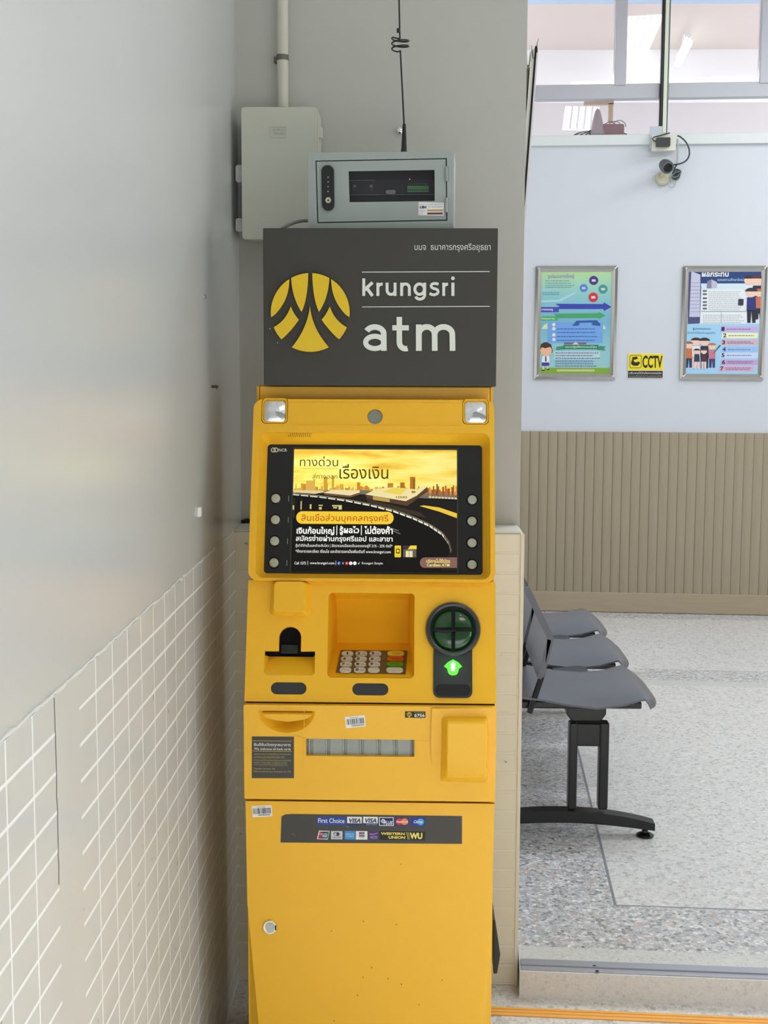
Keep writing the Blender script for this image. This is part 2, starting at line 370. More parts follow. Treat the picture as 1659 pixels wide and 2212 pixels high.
# waiting room frame, turned 3 degrees
A3 = math.radians(3.0); RO = Vector((0.262, 3.063, 0)); RU = Vector((math.cos(A3), -math.sin(A3), 0)); RV = Vector((math.sin(A3), math.cos(A3), 0))
def RM(u, v, z): p = RO + RU * u + RV * v; return Vector((p.x, p.y, z))
FLR = Plane(RO, RU, RV)
def fl(u0, v0, u1, v1, m, b, z=0.0): b.quad(RM(u0, v0, z), RM(u1, v0, z), RM(u1, v1, z), RM(u0, v1, z), m)
b = MB()
GL = 0.255; GV = 0.262
fl(-1.2, .3, GL, 4.6, TER_A, b); fl(-.004, 0, GL, .3, TER_A, b); fl(GL, 0, 6, GV, TER_A, b)
fl(GL, GV, GL + .008, 4.6, TER_G, b); fl(GL + .008, GV, 6, GV + .007, TER_G, b)
va = FLR.px(1500, 1482)[1]; vb = FLR.px(1500, 1471)[1]; vc = FLR.px(1500, 1447)[1]; vd = FLR.px(1500, 1338)[1]
fl(GL + .008, GV + .007, 6, va, TER_B, b); fl(GL + .008, va, 6, vb, TER_C, b); fl(GL + .008, vb, 6, vc, TER_A, b)
fl(GL + .008, vc, 6, vd, TER_B, b); fl(GL + .008, vd, 6, 4.6, TER_A, b)
fs_ = [onfloor(1122, 2088), onfloor(1659, 2108)]
sv = FLR.px(1400, 2107.5)[1]
fl(-.004, sv, 6, 0, TER_C, b)
b.box((-1.2, .3, HF - .05), (6, 4.6, -0.004), TER_G, RM); b.box((-.004, sv, HF - .05), (6, .3, -0.004), TER_G, RM)
struct(b.build('floor'))
b = MB(); b.box((-.004, sv - .003, HF), (6, sv, 0.0), TER_D, RM); struct(b.build('trim_13'))
b = MB(); b.quad(Vector((XL - .2, -1.3, HF)), Vector((6.4, -1.3, HF)), Vector((6.4, 3.3, HF)), Vector((XL - .2, 3.3, HF)), TER_B); b.box((XL - .2, -1.3, HF - .05), (6.4, 3.3, HF - .001), TER_G); struct(b.build('floor_hall'))
# aluminium sliding track on the threshold
ty = lambda y: FLR.px(1400, y)[1]
t = thing('floor_track', 'aluminium sliding door track screwed across the doorway threshold', 'door track', tuple(RM(0.6, -0.1, 0)))
b = MB(); t0_, t1_, t2_ = ty(2106), ty(2097), ty(2084)
b.box((0, t1_, 0), (2.6, t2_, 0.004), ALU, RM); b.box((0, t1_ - .0015, 0), (2.6, t1_, 0.0065), ALU, RM); b.box((0, t0_, 0), (2.6, t1_ - .0015, 0.0025), ALU, RM)
b.build('rail', t, bevel=0.0008)
for x, y in ((1284, 2087), (1290, 2098)):
    p = onfloor(x, y, 0.004); b = MB(); b.lathe((p.x, p.y, 0.004), (0, 0, 1), [(0, .0045), (.0012, .004)], BLACK, 12); b.build('screw', t)
ORG = mat('orange_paint', (240, 176, 84), 0.45, var=0.08, vscale=20)
b = MB(); HT = Vector((0, 0, HF)); q = Plane(RM(0, 0, 0) + HT, RU, RV); RH = lambda u, v, z: RM(u, v, z) + HT; v0 = q.px(1400, 2202)[1]; v1 = q.px(1400, 2190)[1]
b.box((-0.09, v0 - .012, 0), (2.6, v1, 0.003), ORG, RH); b.box((-0.09, v0, 0.003), (2.6, v0 + .004, 0.0045), ORG, RH); b.box((-0.09, v0 + .014, 0.003), (2.6, v0 + .018, 0.0045), ORG, RH)
tag(b.build('floor_strip', bevel=.0006), 'orange ridged floor strip running right from the foot of the yellow machine', 'floor strip')

# far wall
AW = math.radians(3.8); FW = Plane((1.064, 7.474, 0), (math.cos(AW), -math.sin(AW), 0), (0, 0, 1))
def FB(u, d, z): return FW.pt(u, z, d)
def fbox(b, u0, u1, z0, z1, d0, d1, m): b.box((u0, d0, z0), (u1, d1, z1), m, lambda u, d, z: FW.pt(u, z, d))
def fz(y, x=1450): return FW.px(x, y)[1]
zs = fz(313); zs1 = fz(292); ztop = fz(934); zbase = fz(1281)
b = MB(); fbox(b, -1.8, 4.6, 0, zs1, -0.15, -0.002, WHITE_PAINT); struct(b.build('wall_far'))
b = MB(); fbox(b, -1.8, 4.6, zs, zs1 + .004, -0.16, 0.02, mat('sill_paint', (214, 222, 222), 0.5)); struct(b.build('trim_9', bevel=.004))
WD = wood('wainscot_wood', (170, 158, 136), 'Z'); WD2 = wood('skirting_wood', (172, 158, 134), 'X')
b = MB(); u = -1.2; sp_ = 0.0527
while u < 4.4:
    vs = [FW.pt(u, zbase - .01, 0.006), FW.pt(u + sp_ * .92, zbase - .01, 0.020), FW.pt(u + sp_ * .97, zbase - .01, 0.002), FW.pt(u + sp_, zbase - .01, 0.002)]
    vt = [v + Vector((0, 0, ztop - zbase + .01)) for v in vs]
    b.add(vs + vt, [(0, 1, 5, 4), (1, 2, 6, 5), (2, 3, 7, 6), (4, 5, 6, 7)], WD); u += sp_
fbox(b, -1.2, 4.4, zbase, ztop, -0.0015, 0.0015, WD)
struct(b.build('trim_10', smooth=10))
b = MB(); fbox(b, -1.2, 4.4, 0.002, zbase, -0.001, 0.022, WD2); struct(b.build('baseboard_far', bevel=.003))
# window frame
FRM = mat('window_frame_grey', (176, 178, 186), 0.4, metal=0.2, bump=0.1)
zr0 = fz(212); zr1 = fz(179)
t = bpy.data.objects.new('window_1', None); COL.objects.link(t); t.location = tuple(FW.pt(0.9, zs1, 0)); struct(t)
b = MB(); fbox(b, -1.8, 4.6, zr0, zr1, -0.06, 0.0, FRM); b.build('window_rail', t, bevel=.004)
for xa, xb in ((1329, 1355), (1643, 1668)):
    ua = FW.px(xa, 90)[0]; ub = FW.px(xb, 90)[0]
    b = MB(); fbox(b, ua, ub, zr1 - .012, 3.6, -0.055, 0.006, FRM); b.build('window_mullion', t, bevel=.006)
    b = MB(); fbox(b, ua - .006, ua + .002, zr1, 3.6, -0.04, -0.012, CHROME); b.build('window_bead', t)
ub = FW.px(1340, 90)[0]
g = bpy.data.materials.new('window_glass'); g.use_nodes = True; nt = g.node_tree; nt.nodes.remove(nt.nodes['Principled BSDF'])
tr = nt.nodes.new('ShaderNodeBsdfTransparent'); tr.inputs[0].default_value = (0.97, 0.97, 0.985, 1); gl = nt.nodes.new('ShaderNodeBsdfGlossy'); gl.inputs['Roughness'].default_value = 0.03
fr = nt.nodes.new('ShaderNodeFresnel'); fr.inputs[0].default_value = 1.5; mx = nt.nodes.new('ShaderNodeMixShader')
nt.links.new(fr.outputs[0], mx.inputs[0]); nt.links.new(tr.outputs[0], mx.inputs[1]); nt.links.new(gl.outputs[0], mx.inputs[2]); nt.links.new(mx.outputs[0], nt.nodes['Material Output'].inputs[0])
GLASS = g
b = MB(); b.quad(FW.pt(-1.8, zr1, -.03), FW.pt(4.6, zr1, -.03), FW.pt(4.6, 3.6, -.03), FW.pt(-1.8, 3.6, -.03), GLASS); b.build('glass_pane', t)
b = MB(); b.quad(FW.pt(-1.8, zs1, -.03), FW.pt(4.6, zs1, -.03), FW.pt(4.6, zr0, -.03), FW.pt(-1.8, zr0, -.03), GLASS); b.build('glass_pane', t)
# room behind the glass
LIL = mat('upper_room_ceiling', (204, 194, 188), 0.8, var=0.05, vscale=1.2); LIL2 = mat('upper_room_wall', (236, 236, 238), 0.8)
b = MB(); b.box((-3, 7.75, 4.1), (7, 13.5, 4.2), LIL); struct(b.build('ceiling_upper_room'))
b = MB(); b.box((-3, 13.3, 0), (7, 13.5, 4.2), LIL2); struct(b.build('wall_upper_room_back'))
b = MB(); b.box((-3.1, 7.7, 0), (-3, 13.5, 4.2), LIL2); struct(b.build('wall_upper_room_left'))
b = MB(); b.box((7, 7.7, 0), (7.1, 13.5, 4.2), LIL2); struct(b.build('wall_upper_room_right'))
b = MB(); b.box((-3, 7.75, 2.0), (7, 13.5, 2.1), LIL2); struct(b.build('floor_upper_room'))
b = MB(); b.box((-3, 11.45, 3.73), (7, 11.8, 4.1), LIL2); struct(b.build('trim_11'))
b = MB(); b.box((-3, 9.1, 3.90), (7, 9.3, 4.1), mat('blue_beam', (178, 200, 222), .7)); struct(b.build('trim_12'))
def px_at_z(x, y, z): d = ray(x, y); return CAM + d * ((z - CAM.z) / d.z)
LAMP = emit('lamp_diffuser', (255, 255, 255), 1.15, (240, 240, 240)); TUBE = emit('lamp_tube', (236, 255, 240), 3.0, (240, 240, 240))
t = thing('ceiling_light', 'wide recessed ceiling light panel seen through the upper window beside the mullion', 'ceiling light', tuple(px_at_z(1390, 90, 4.09)))
c4 = [px_at_z(x, y, 4.085) for x, y in ((1351, 40), (1434, 35), (1393, 128), (1330, 134))]
b = MB(); b.add([c4[3], c4[2], c4[1], c4[0]] + [v + Vector((0, 0, .014)) for v in (c4[3], c4[2], c4[1], c4[0])], [(3, 2, 1, 0), (4, 5, 6, 7), (0, 1, 5, 4), (1, 2, 6, 5), (2, 3, 7, 6), (3, 0, 4, 7)], LAMP); b.build('diffuser', t)
b = MB()
for k in range(1, 6):
    f = k / 6; a0 = c4[0].lerp(c4[1], f); a1 = c4[3].lerp(c4[2], f); b.tube([a0 - Vector((0, 0, .004)), a1 - Vector((0, 0, .004))], .006, mat('louvre', (235, 235, 240), .5), 4)
b.build('louvre', t)
t = thing('tube_light', 'short bright fluorescent tube hanging behind the upper window glass', 'ceiling light', tuple(px_at_z(1478, 115, 3.95)))
a0 = px_at_z(1488, 92, 3.95); a1 = px_at_z(1464, 138, 3.95); b = MB(); b.tube([a0, a1], .03, TUBE, 10); b.build('tube', t)
b = MB(); up = Vector((0, 0, .05)); b.tube([a0 + up, a1 + up], .02, WHITE, 4); b.tube([a0.lerp(a1, .5) + up, Vector((a0.lerp(a1, .5).x, a0.lerp(a1, .5).y, 4.1))], .012, WHITE, 6); b.build('housing', t)
t = thing('wall_light_panel', 'square glowing light panel behind the lower window strip', 'ceiling light', tuple(at(1250, 270, 12.6)))
b = MB(); c4 = [at(x, y, 12.6) for x, y in ((1216, 279), (1290, 279), (1295, 231), (1222, 229))]
b.add(c4 + [v + Vector((0, .05, 0)) for v in c4], [(0, 1, 2, 3), (7, 6, 5, 4), (0, 4, 5, 1), (1, 5, 6, 2), (2, 6, 7, 3), (3, 7, 4, 0)], emit('lamp_soft', (252, 250, 255), .95, (240, 240, 240))); b.build('diffuser', t)
b = MB()
for k in range(1, 5): b.tube([c4[0].lerp(c4[1], k / 5) - Vector((0, .012, 0)), c4[3].lerp(c4[2], k / 5) - Vector((0, .012, 0))], .01, mat('louvre', (235, 235, 240), .5), 4)
b.build('louvre', t)
# tangle of cables and a small device on the ledge behind the lower glass
YW = 7.62
t = thing('network_device', 'pinkish device with aerial cone and tangled cables on the sill behind glass', 'router', tuple(at(1300, 290, YW)))
PK = mat('dusty_pink_plastic', (150, 118, 122), .6); PK2 = mat('dusty_mauve', (176, 160, 164), .6)
b = MB(); b.box(tuple(at(1301, 295, YW - .01)), tuple(at(1345, 272, YW + .06)), PK); b.build('case', t, bevel=.008)
b = MB(); p = at(1290, 291, YW); b.lathe(p, (0, 0, 1), [(0, .045), (.03, .038), (.09, .026), (.13, .015), (.145, .004)], PK2, 16); b.build('cone', t)
b = MB()
for k in range(7):
    a = at(1240 + k * 6, 292, YW - .02); m_ = at(1262 + random.uniform(-8, 30), 270 + random.uniform(-4, 12), YW); c = at(1300 + k * 9, 290, YW + .02)
    b.tube([a.lerp(m_, f) * (1 - f) + m_.lerp(c, f) * f for f in [i / 12 for i in range(13)]], .0035, PK2 if k % 2 else DGREY, 6)
for k in range(3):
    q = [at(1318 + 14 * math.cos(w) + 10 * k, 274 + (10 + 2 * k) * math.sin(w), YW + .03) for w in [i * PI / 8 for i in range(9, 17)]]
    b.tube(q, .003, PK2, 6)
b.build('cable', t)
b = MB(); b.box(tuple(at(1262, 225, YW + .02)), tuple(at(1324, 213, YW + .06)), mat('tan_card', (214, 190, 164), .7)); b.box(tuple(at(1314, 262, YW + .02)), tuple(at(1323, 225, YW + .05)), MATS['tan_card']); b.build('bracket', t)

# ceiling over hall and waiting room
b = MB(); b.box((-3, -1.0, 3.6), (7, 7.7, 3.7), CEIL); struct(b.build('ceiling'))

# leaning boards behind the pillar
t = thing('leaning_board', 'pale boards with a black edge leaning just behind the wall end, frayed on top', 'board', (0.2, 3.6, 0))
def lean(b, xb, xt, th, y0, y1, z1, m, dy=0):
    b.add([(xb, y0, 0), (xb + th, y0, 0), (xb + th, y1, 0), (xb, y1, 0), (xt, y0, z1), (xt + th, y0, z1), (xt + th, y1, z1), (xt, y1, z1)], [(0, 3, 2, 1), (4, 5, 6, 7), (0, 1, 5, 4), (1, 2, 6, 5), (2, 3, 7, 6), (3, 0, 4, 7)], m)
pt_ = at(1164, 96, 3.42); pb_ = at(1133, 500, 3.42); sl = (pt_.x - pb_.x) / (pt_.z - pb_.z); xb = pt_.x - sl * pt_.z
b = MB(); lean(b, xb - .004, pt_.x - .005, .005, 3.42, 3.72, pt_.z, mat('pale_board', (240, 240, 238), .6)); b.build('front_board', t)
b = MB(); lean(b, xb - .0085, pt_.x - .0095, .0045, 3.415, 3.72, pt_.z - .005, BLACKM); b.build('black_core', t)
b = MB(); lean(b, xb - .018, pt_.x - .019, .0095, 3.42, 3.72, pt_.z - .012, mat('pale_board_edge', (232, 232, 222), .6)); b.build('middle_board', t)
b = MB(); lean(b, xb - .03, pt_.x - .029, .005, 3.42, 3.72, pt_.z - .05, mat('dark_board', (92, 90, 82), .7)); b.build('rear_board', t)
b = MB()
for k in range(6):
    a = Vector((pt_.x - .004 - k * .005, 3.42, pt_.z - .02 - .008 * k)); b.tube([a, a + Vector((random.uniform(-.003, .004), -.002, .02)), a + Vector((random.uniform(-.006, .006), -.004, .034))], [.0012, .001, .0005], STEEL if k % 2 else DGREY, 5)
b.build('frayed_edge', t)

# ------------------------------------------------------------------ waiting bench
BY = 3.80
SEAT = mat('bench_seat_grey', (96, 99, 108), 0.3, bump=0.25, bscale=900); BFR = mat('bench_frame_black', (20, 20, 22), 0.32)
bench = thing('waiting_bench', 'row of three grey plastic seats on black steel legs beside the wall end', 'bench', (0.5, BY, 0))
def bx(x, y, Y=BY): return at(x, y, Y)
prof = [(1060, 1470), (1085, 1496), (1120, 1503), (1170, 1504), (1230, 1504), (1290, 1504), (1345, 1504), (1385, 1504), (1400, 1508), (1414, 1516), (1428, 1528)]
cs = [bx(*p) for p in prof]; cs = [(p.x, p.z + .004) for p in cs]
def seat_mesh(b, y0, y1, m):
    ny = 12; th = .006; n = len(cs); rows = []
    for j in range(ny + 1):
        f = j / ny; y = y0 + (y1 - y0) * f; e = abs(2 * f - 1)
        row = []
        for i, (x, z) in enumerate(cs):
            s = i / (n - 1); xx = x - (0.035 * e ** 5 if s > .75 else 0) * (s - .7) / .3
            dip = -0.034 * e ** 3 * math.exp(-((s - .5) / .17) ** 2) - 0.008 * (1 - e * e) * math.exp(-((s - .35) / .25) ** 2)
            row.append(Vector((xx, y, z + dip)))
        rows.append(row)
    vs = [p for r in rows for p in r] + [p - Vector((0, 0, th)) for r in rows for p in r]; K = (ny + 1) * n; fs = []
    for j in range(ny):
        for i in range(n - 1):
            a = j * n + i; fs.append((a, a + 1, a + n + 1, a + n)); fs.append((K + a, K + a + n, K + a + n + 1, K + a + 1))
    for i in range(n - 1):
        fs.append((i, K + i, K + i + 1, i + 1)); a = ny * n + i; fs.append((a, a + 1, K + a + 1, K + a))
    for j in range(ny):
        a = j * n; fs.append((a, a + n, K + a + n, K + a)); a = j * n + n - 1; fs.append((a, K + a, K + a + n, a + n))
    b.add(vs, fs, m)
bp_ = [bx(1160, 1462), bx(1181, 1378), bx(1128, 1268), bx(1100, 1205), bx(1088, 1150)]
def back_mesh(b, y0, y1, m):
    for (p, q) in zip(bp_[:-1], bp_[1:]):
        d = (q - p).normalized(); nn = Vector((d.z, 0, -d.x)) * .012
        vs = []
        for Y in (y0, y1):
            for w in (p, q): vs.append(Vector((w.x, Y, w.z))); vs.append(Vector((w.x + nn.x, Y, w.z + nn.z)))
        b.add(vs, [(0, 1, 3, 2), (4, 6, 7, 5), (1, 5, 7, 3), (0, 2, 6, 4), (0, 4, 5, 1), (2, 3, 7, 6)], m)
    for Y in (y0, y1 - .012):   # turned side flanges
        pp = bp_[:3]; off = Vector((.020, 0, .004)); vs = []
        for w in pp: vs += [Vector((w.x, Y, w.z)), Vector((w.x, Y, w.z)) + off]
        vs2 = [v + Vector((0, .012, 0)) for v in vs]
        fs = []
        for k in (0, 2): fs += [(k, k + 1, k + 3, k + 2), (6 + k, 8 + k, 9 + k, 7 + k), (k + 1, 7 + k, 9 + k, k + 3), (k, k + 2, 8 + k, 6 + k)]
        fs += [(0, 6, 7, 1), (4, 5, 11, 10)]
        b.add(vs + vs2, fs, m)
for k in range(3):
    y0 = BY - .02 + .51 * k
    b = MB(); seat_mesh(b, y0, y0 + .44, SEAT); b.build('seat', bench, smooth=60)
    b = MB(); back_mesh(b, y0 + .0, y0 + .44, SEAT); b.build('backrest', bench, bevel=.005, smooth=60)
    for Y in (y0 + .012, y0 + .425):
        b = MB(); b.tube([Vector((bx(1143, 1538).x, Y, bx(1143, 1538).z)), Vector((bx(1172, 1452).x, Y, bx(1172, 1452).z))], .009, BFR, 10); b.build('back_strut', bench)
    z = cs[4][1] - .036
    for Y in (y0 + .03, y0 + .38):
        b = MB(); b.box((cs[2][0], Y, z - .008), (bx(1388, 1510).x, Y + .03, z + .012), BFR); b.build('seat_bracket', bench, bevel=.003)
b = MB(); zc = bx(1268, 1545).z; xc_ = bx(1268, 1545).x
xs0, xs1 = bx(1226, 1545).x, bx(1312, 1545).x
b.add([(xs0, BY + .02, bx(1226, 1522).z), (xs1, BY + .02, bx(1312, 1522).z), (xs1, BY + .02, bx(1312, 1548).z), (bx(1300, 1563).x, BY + .02, bx(1300, 1563).z), (bx(1238, 1563).x, BY + .02, bx(1238, 1563).z), (xs0, BY + .02, bx(1226, 1548).z)] +
      [(xs0, BY + 1.42, bx(1226, 1522).z), (xs1, BY + 1.42, bx(1312, 1522).z), (xs1, BY + 1.42, bx(1312, 1548).z), (bx(1300, 1563).x, BY + 1.42, bx(1300, 1563).z), (bx(1238, 1563).x, BY + 1.42, bx(1238, 1563).z), (xs0, BY + 1.42, bx(1226, 1548).z)],
      [(5, 4, 3, 2, 1, 0), (6, 7, 8, 9, 10, 11)] + [(i, (i + 1) % 6, 6 + (i + 1) % 6, 6 + i) for i in range(6)], BFR)
b.box((bx(1100, 1530).x, BY + .03, bx(1100, 1536).z), (xs0 + .01, BY + .06, bx(1100, 1520).z), BFR)
b.build('beam', bench, bevel=.004)
for Y in (BY + .03, BY + 1.44):
    dY = Y - BY - .03; o_ = Vector((0, dY, 0))
    b = MB()
    for xa, xb2 in ((1229, 1248), (1295, 1316)):
        b.box((bx(xa, 1660).x, Y - .022, bx(xa, 1752).z), (bx(xb2, 1660).x, Y + .022, bx(xb2, 1564).z), BFR)
    b.box((bx(1240, 1600).x, Y - .018, bx(1300, 1616).z), (bx(1300, 1600).x, Y + .018, bx(1300, 1566).z), BFR)
    leg = b.build('leg', bench, bevel=.006)
    b = MB(); top = []; bot = []
    x0 = bx(1010, 1770).x; x1 = bx(1416, 1780).x; n = 20
    for i in range(n + 1):
        f = i / n; x = x0 + (x1 - x0) * f; e = (2 * f - 1); zt = bx(1200, 1754).z - .036 * abs(e) ** 2.2; h = .036 - .014 * abs(e) ** 3
        top.append((x, zt)); bot.append((x, zt - h))
    ring = [(x, z) for x, z in top] + [(x, z) for x, z in reversed(bot)]
    b.plate(Plane((0, Y, 0), (1, 0, 0), (0, 0, 1)), [ring], -.024, .024, BFR); b.build('foot', bench, bevel=.007)
    for xx in (bx(1397, 1800).x, x0 + .04):
        b = MB(); b.lathe((xx, Y, 0.0), (0, 0, 1), [(0, .026), (.004, .027), (.008, .022), (.013, .010), (.02, .009), (.024, .005), (.045, .005)], BFR, 24); b.build('levelling_pad', leg)

# ------------------------------------------------------------------ things on the far wall
def person(b, P, cx, top, h, col, skin=(236, 200, 180), hat=None, legs=(30, 30, 50), hair=(50, 32, 28), d=.0034, W_=None):
    """tiny printed figure: head, body, legs"""
    sk = mat('print_skin', skin, .5); w = h * .26
    def p(x, y): return (x, y)
    b.cap(P, ppoly(P, [(cx + w * .55 * math.cos(q), top + h * .19 + h * .125 * math.sin(q)) for q in [-i * PI / 8 for i in range(16)]], d + .0004), d + .0004, sk)
    hm = mat('print_hair_%d_%d_%d' % (hat or hair), hat or hair, .5)
    b.cap(P, ppoly(P, [(cx + w * .6 * math.cos(q), top + h * .145 + h * .085 * math.sin(q)) for q in [PI + .001 + (PI - .002) * (1 - i / 10) for i in range(11)]], d + .0006), d + .0006, hm)
    if hat: b.cap(P, ppoly(P, [(cx - w * .65, top + h * .16), (cx + w * .65, top + h * .16), (cx + w * .6, top + h * .11), (cx - w * .6, top + h * .11)], d + .0007), d + .0007, hm)
    b.cap(P, ppoly(P, [(cx - w * .5, top + h * .68), (cx + w * .5, top + h * .68), (cx + w * .45, top + h * .32), (cx - w * .45, top + h * .32)], d), d, mat('print_cloth_%d_%d_%d' % col, col, .5))
    lg = mat('print_leg_%d_%d_%d' % legs, legs, .5)
    b.cap(P, ppoly(P, [(cx - w * .42, top + h), (cx - w * .1, top + h), (cx, top + h * .66), (cx - w * .45, top + h * .66)], d), d, lg)
    b.cap(P, ppoly(P, [(cx + w * .1, top + h), (cx + w * .42, top + h), (cx + w * .45, top + h * .66), (cx, top + h * .66)], d), d, lg)
def pm(rgb, r=.5): return mat('ink_%d_%d_%d' % rgb, rgb, r)
def R(b, P, x0, y0, x1, y1, d, rgb, r=0.0): b.cap(P, prect(P, x0, y0, x1, y1, r, d), d, pm(rgb))
def inklines(b, P, x0, x1, ys, d, rgb, h=.9, n=7, seed=1):
    """rows of unreadably small print: runs of short word bars"""
    rd = random.Random(seed)
    for y in ys:
        x = x0; e = x1 - rd.uniform(0, .18) * (x1 - x0)
        while x < e:
            w = rd.uniform(2.2, 7.0); R(b, P, x, y - h, min(x + w, e), y + h, d, rgb); x += w + 1.1
FMET = mat('frame_metal', (186, 186, 182), .14, metal=1)
def poster(label, corners, inner):
    """corners: frame outline in the photo TL,TR,BR,BL"""
    D = .022
    tl, tr, br, bl = [FW.px(x, y, D) for x, y in corners]
    u0, u1 = (tl[0] + bl[0]) / 2, (tr[0] + br[0]) / 2; v0, v1 = (bl[1] + br[1]) / 2, (tl[1] + tr[1]) / 2
    t = thing('framed_poster', label, 'poster', tuple(FW.pt((u0 + u1) / 2, v0, 0)))
    lean_ = tl[0] - bl[0]
    P = Plane(FW.pt(0, v0, 0), FW.u, Vector((0, 0, 1)) + FW.u * 0.0)
    fw = .033
    o = rrect(u0, 0, u1, v1 - v0, .004, 3); i = rrect(u0 + fw, fw, u1 - fw, v1 - v0 - fw, .002, 3); mid = rrect(u0 + fw * .45, fw * .45, u1 - fw * .45, v1 - v0 - fw * .45, .003, 3)
    b = MB(); b.loft(P, o, .002, o, .012, FMET, hole=False)
    n = len(o)
    b.loft(P, mid, .022, o, .012, FMET); b.loft(P, mid, .022, i, .010, FMET, hole=True)
    b.build('frame', t, smooth=20)
    b = MB(); b.plate(P, [rrect(u0 + .005, .005, u1 - .005, v1 - v0 - .005, .002, 2)], .002, .0085, WHITE); b.build('backing', t)
    for (a, c) in ((u0 + fw * .5, fw * .5), (u1 - fw * .5, fw * .5), (u1 - fw * .5, v1 - v0 - fw * .5), (u0 + fw * .5, v1 - v0 - fw * .5)):
        b = MB(); b.lathe(P.pt(a, c, .020), P.n, [(0, .007), (.003, .0065), (.005, .003)], STEEL, 12); b.build('corner_screw', t)
    S = Plane(P.pt(u0, 0, 0), P.u, P.v)
    return t, P, (u0 + fw, fw, u1 - fw, v1 - v0 - fw)
# left poster
t, P, (a0, b0, a1, b1) = poster('green and blue framed poster with purple arrow, left of the yellow CCTV sign', ((1158, 575), (1336, 573), (1329, 819), (1153, 820)), None)
DP = .0090
b = MB()
gm = bpy.data.materials.new('poster_gradient'); gm.use_nodes = True; nt = gm.node_tree; bs = nt.nodes['Principled BSDF']
g_ = nt.nodes.new('ShaderNodeNewGeometry'); s_ = nt.nodes.new('ShaderNodeSeparateXYZ'); nt.links.new(g_.outputs['Position'], s_.inputs[0])
mr = nt.nodes.new('ShaderNodeMapRange'); zA = P.pt(0, b0).z; zB = P.pt(0, b1).z; mr.inputs['From Min'].default_value = zA; mr.inputs['From Max'].default_value = zB; nt.links.new(s_.outputs['Z'], mr.inputs['Value'])
cr = nt.nodes.new('ShaderNodeValToRGB'); e = cr.color_ramp.elements; e[0].position = 0; e[0].color = (*lin((150, 198, 204)), 1); e[1].position = 1; e[1].color = (*lin((176, 216, 150)), 1)
for p_, c_ in ((.25, (140, 196, 206)), (.5, (112, 176, 206)), (.72, (130, 192, 204)), (.88, (158, 208, 186))): x = e.new(p_); x.color = (*lin(c_), 1)
nt.links.new(mr.outputs[0], cr.inputs[0]); nt.links.new(cr.outputs[0], bs.inputs['Base Color']); bs.inputs['Roughness'].default_value = .35
b.cap(P, rrect(a0, b0, a1, b1, 0), DP, gm)
def K(x, y): return (1140 + x / 7.9, 560 + y / 7.9)   # coordinates measured on an enlargement of this poster
d = DP + .0006
def KR(x0, y0, x1, y1, rgb, dd=0, r=0.0): p = K(x0, y0); q = K(x1, y1); R(b, P, p[0], p[1], q[0], q[1], d + dd, rgb, r)
def KP(pts, rgb, dd=0): b.cap(P, ppoly(P, [K(*p) for p in pts], d + dd), d + dd, pm(rgb))
KR(178, 1852, 1432, 1975, (122, 168, 44)); KR(495, 1880, 1140, 1915, (206, 196, 150), .0003, .002)
text(b, P, 'รูปแบบการใหญ่', *K(345, 250), *K(790, 340), d + .0004, pm((150, 128, 190)), .015)
inklines(b, P, K(300, 0)[0], K(800, 0)[0], [K(0, y)[1] for y in (370, 410, 450, 482)], d, (92, 134, 160), .7, seed=2)
inklines(b, P, K(250, 0)[0], K(560, 0)[0], [K(0, y)[1] for y in (570, 600)], d, (84, 140, 184), .8, seed=3)
KP([(210, 700), (520, 690), (800, 560), (840, 575), (560, 725), (210, 740)], (164, 210, 226)); KP([(210, 520), (500, 490), (500, 505), (210, 548)], (160, 206, 220))
for x, y, rr, c1 in ((1125, 362, 78, (62, 44, 130)), (955, 492, 68, (70, 130, 210)), (1285, 510, 78, (60, 150, 140)), (1118, 650, 82, (206, 40, 52))):
    KP([(x + rr * math.cos(q), y + rr * math.sin(q)) for q in [-i * PI / 12 for i in range(24)]], c1)
    KP([(x - rr * .45, y + rr * .25), (x + rr * .45, y + rr * .25), (x + rr * .4, y - rr * .25), (x - rr * .4, y - rr * .25)], (214, 208, 226), .0004)
KP([(470, 880), (540, 800), (470, 765), (500, 760), (1290, 765), (1300, 735), (1430, 815), (1300, 885), (1290, 850), (520, 850)], (48, 60, 172))
KR(215, 815, 530, 905, (70, 70, 176)); text(b, P, 'การสอบครู', *K(235, 845), *K(430, 885), d + .0005, WHITE, .02)
KP([(440, 930), (1200, 920), (1215, 900), (1330, 960), (1215, 1020), (1200, 1000), (520, 1005)], (64, 160, 104), .0002)
KR(205, 975, 510, 1045, (70, 168, 96), .0002); text(b, P, 'โครงการ', *K(230, 990), *K(460, 1030), d + .0006, pm((200, 236, 190)), .02)
KR(340, 1080, 1280, 1430, (110, 162, 226))
inklines(b, P, K(500, 0)[0], K(1230, 0)[0], [K(0, y)[1] for y in (1190, 1250, 1320, 1385)], d + .0004, (54, 104, 190), 1.1, seed=5)
KP([(760, 1140), (790, 1100), (830, 1050), (1180, 1040), (1235, 1100), (1240, 1140), (1100, 1125), (1095, 1080), (880, 1085), (880, 1130)], (40, 84, 160), .0004)
for y in (1115, 1185, 1290, 1370): KP([(445 + 30 * math.cos(q), y + 30 * math.sin(q)) for q in [-i * PI / 6 for i in range(12)]], (226, 224, 224), .0005)
KP([(230, 1190), (340, 1190), (335, 1090), (280, 1120)], (212, 224, 170), .0003); KP([(1285, 1200), (1335, 1180), (1290, 1110)], (222, 226, 180), .0003)
KP([(620, 1450), (1000, 1450), (1000, 1420), (620, 1420)], (120, 84, 110), .0004); KP([(750, 1455), (880, 1455), (820, 1412)], (210, 210, 214), .0006)
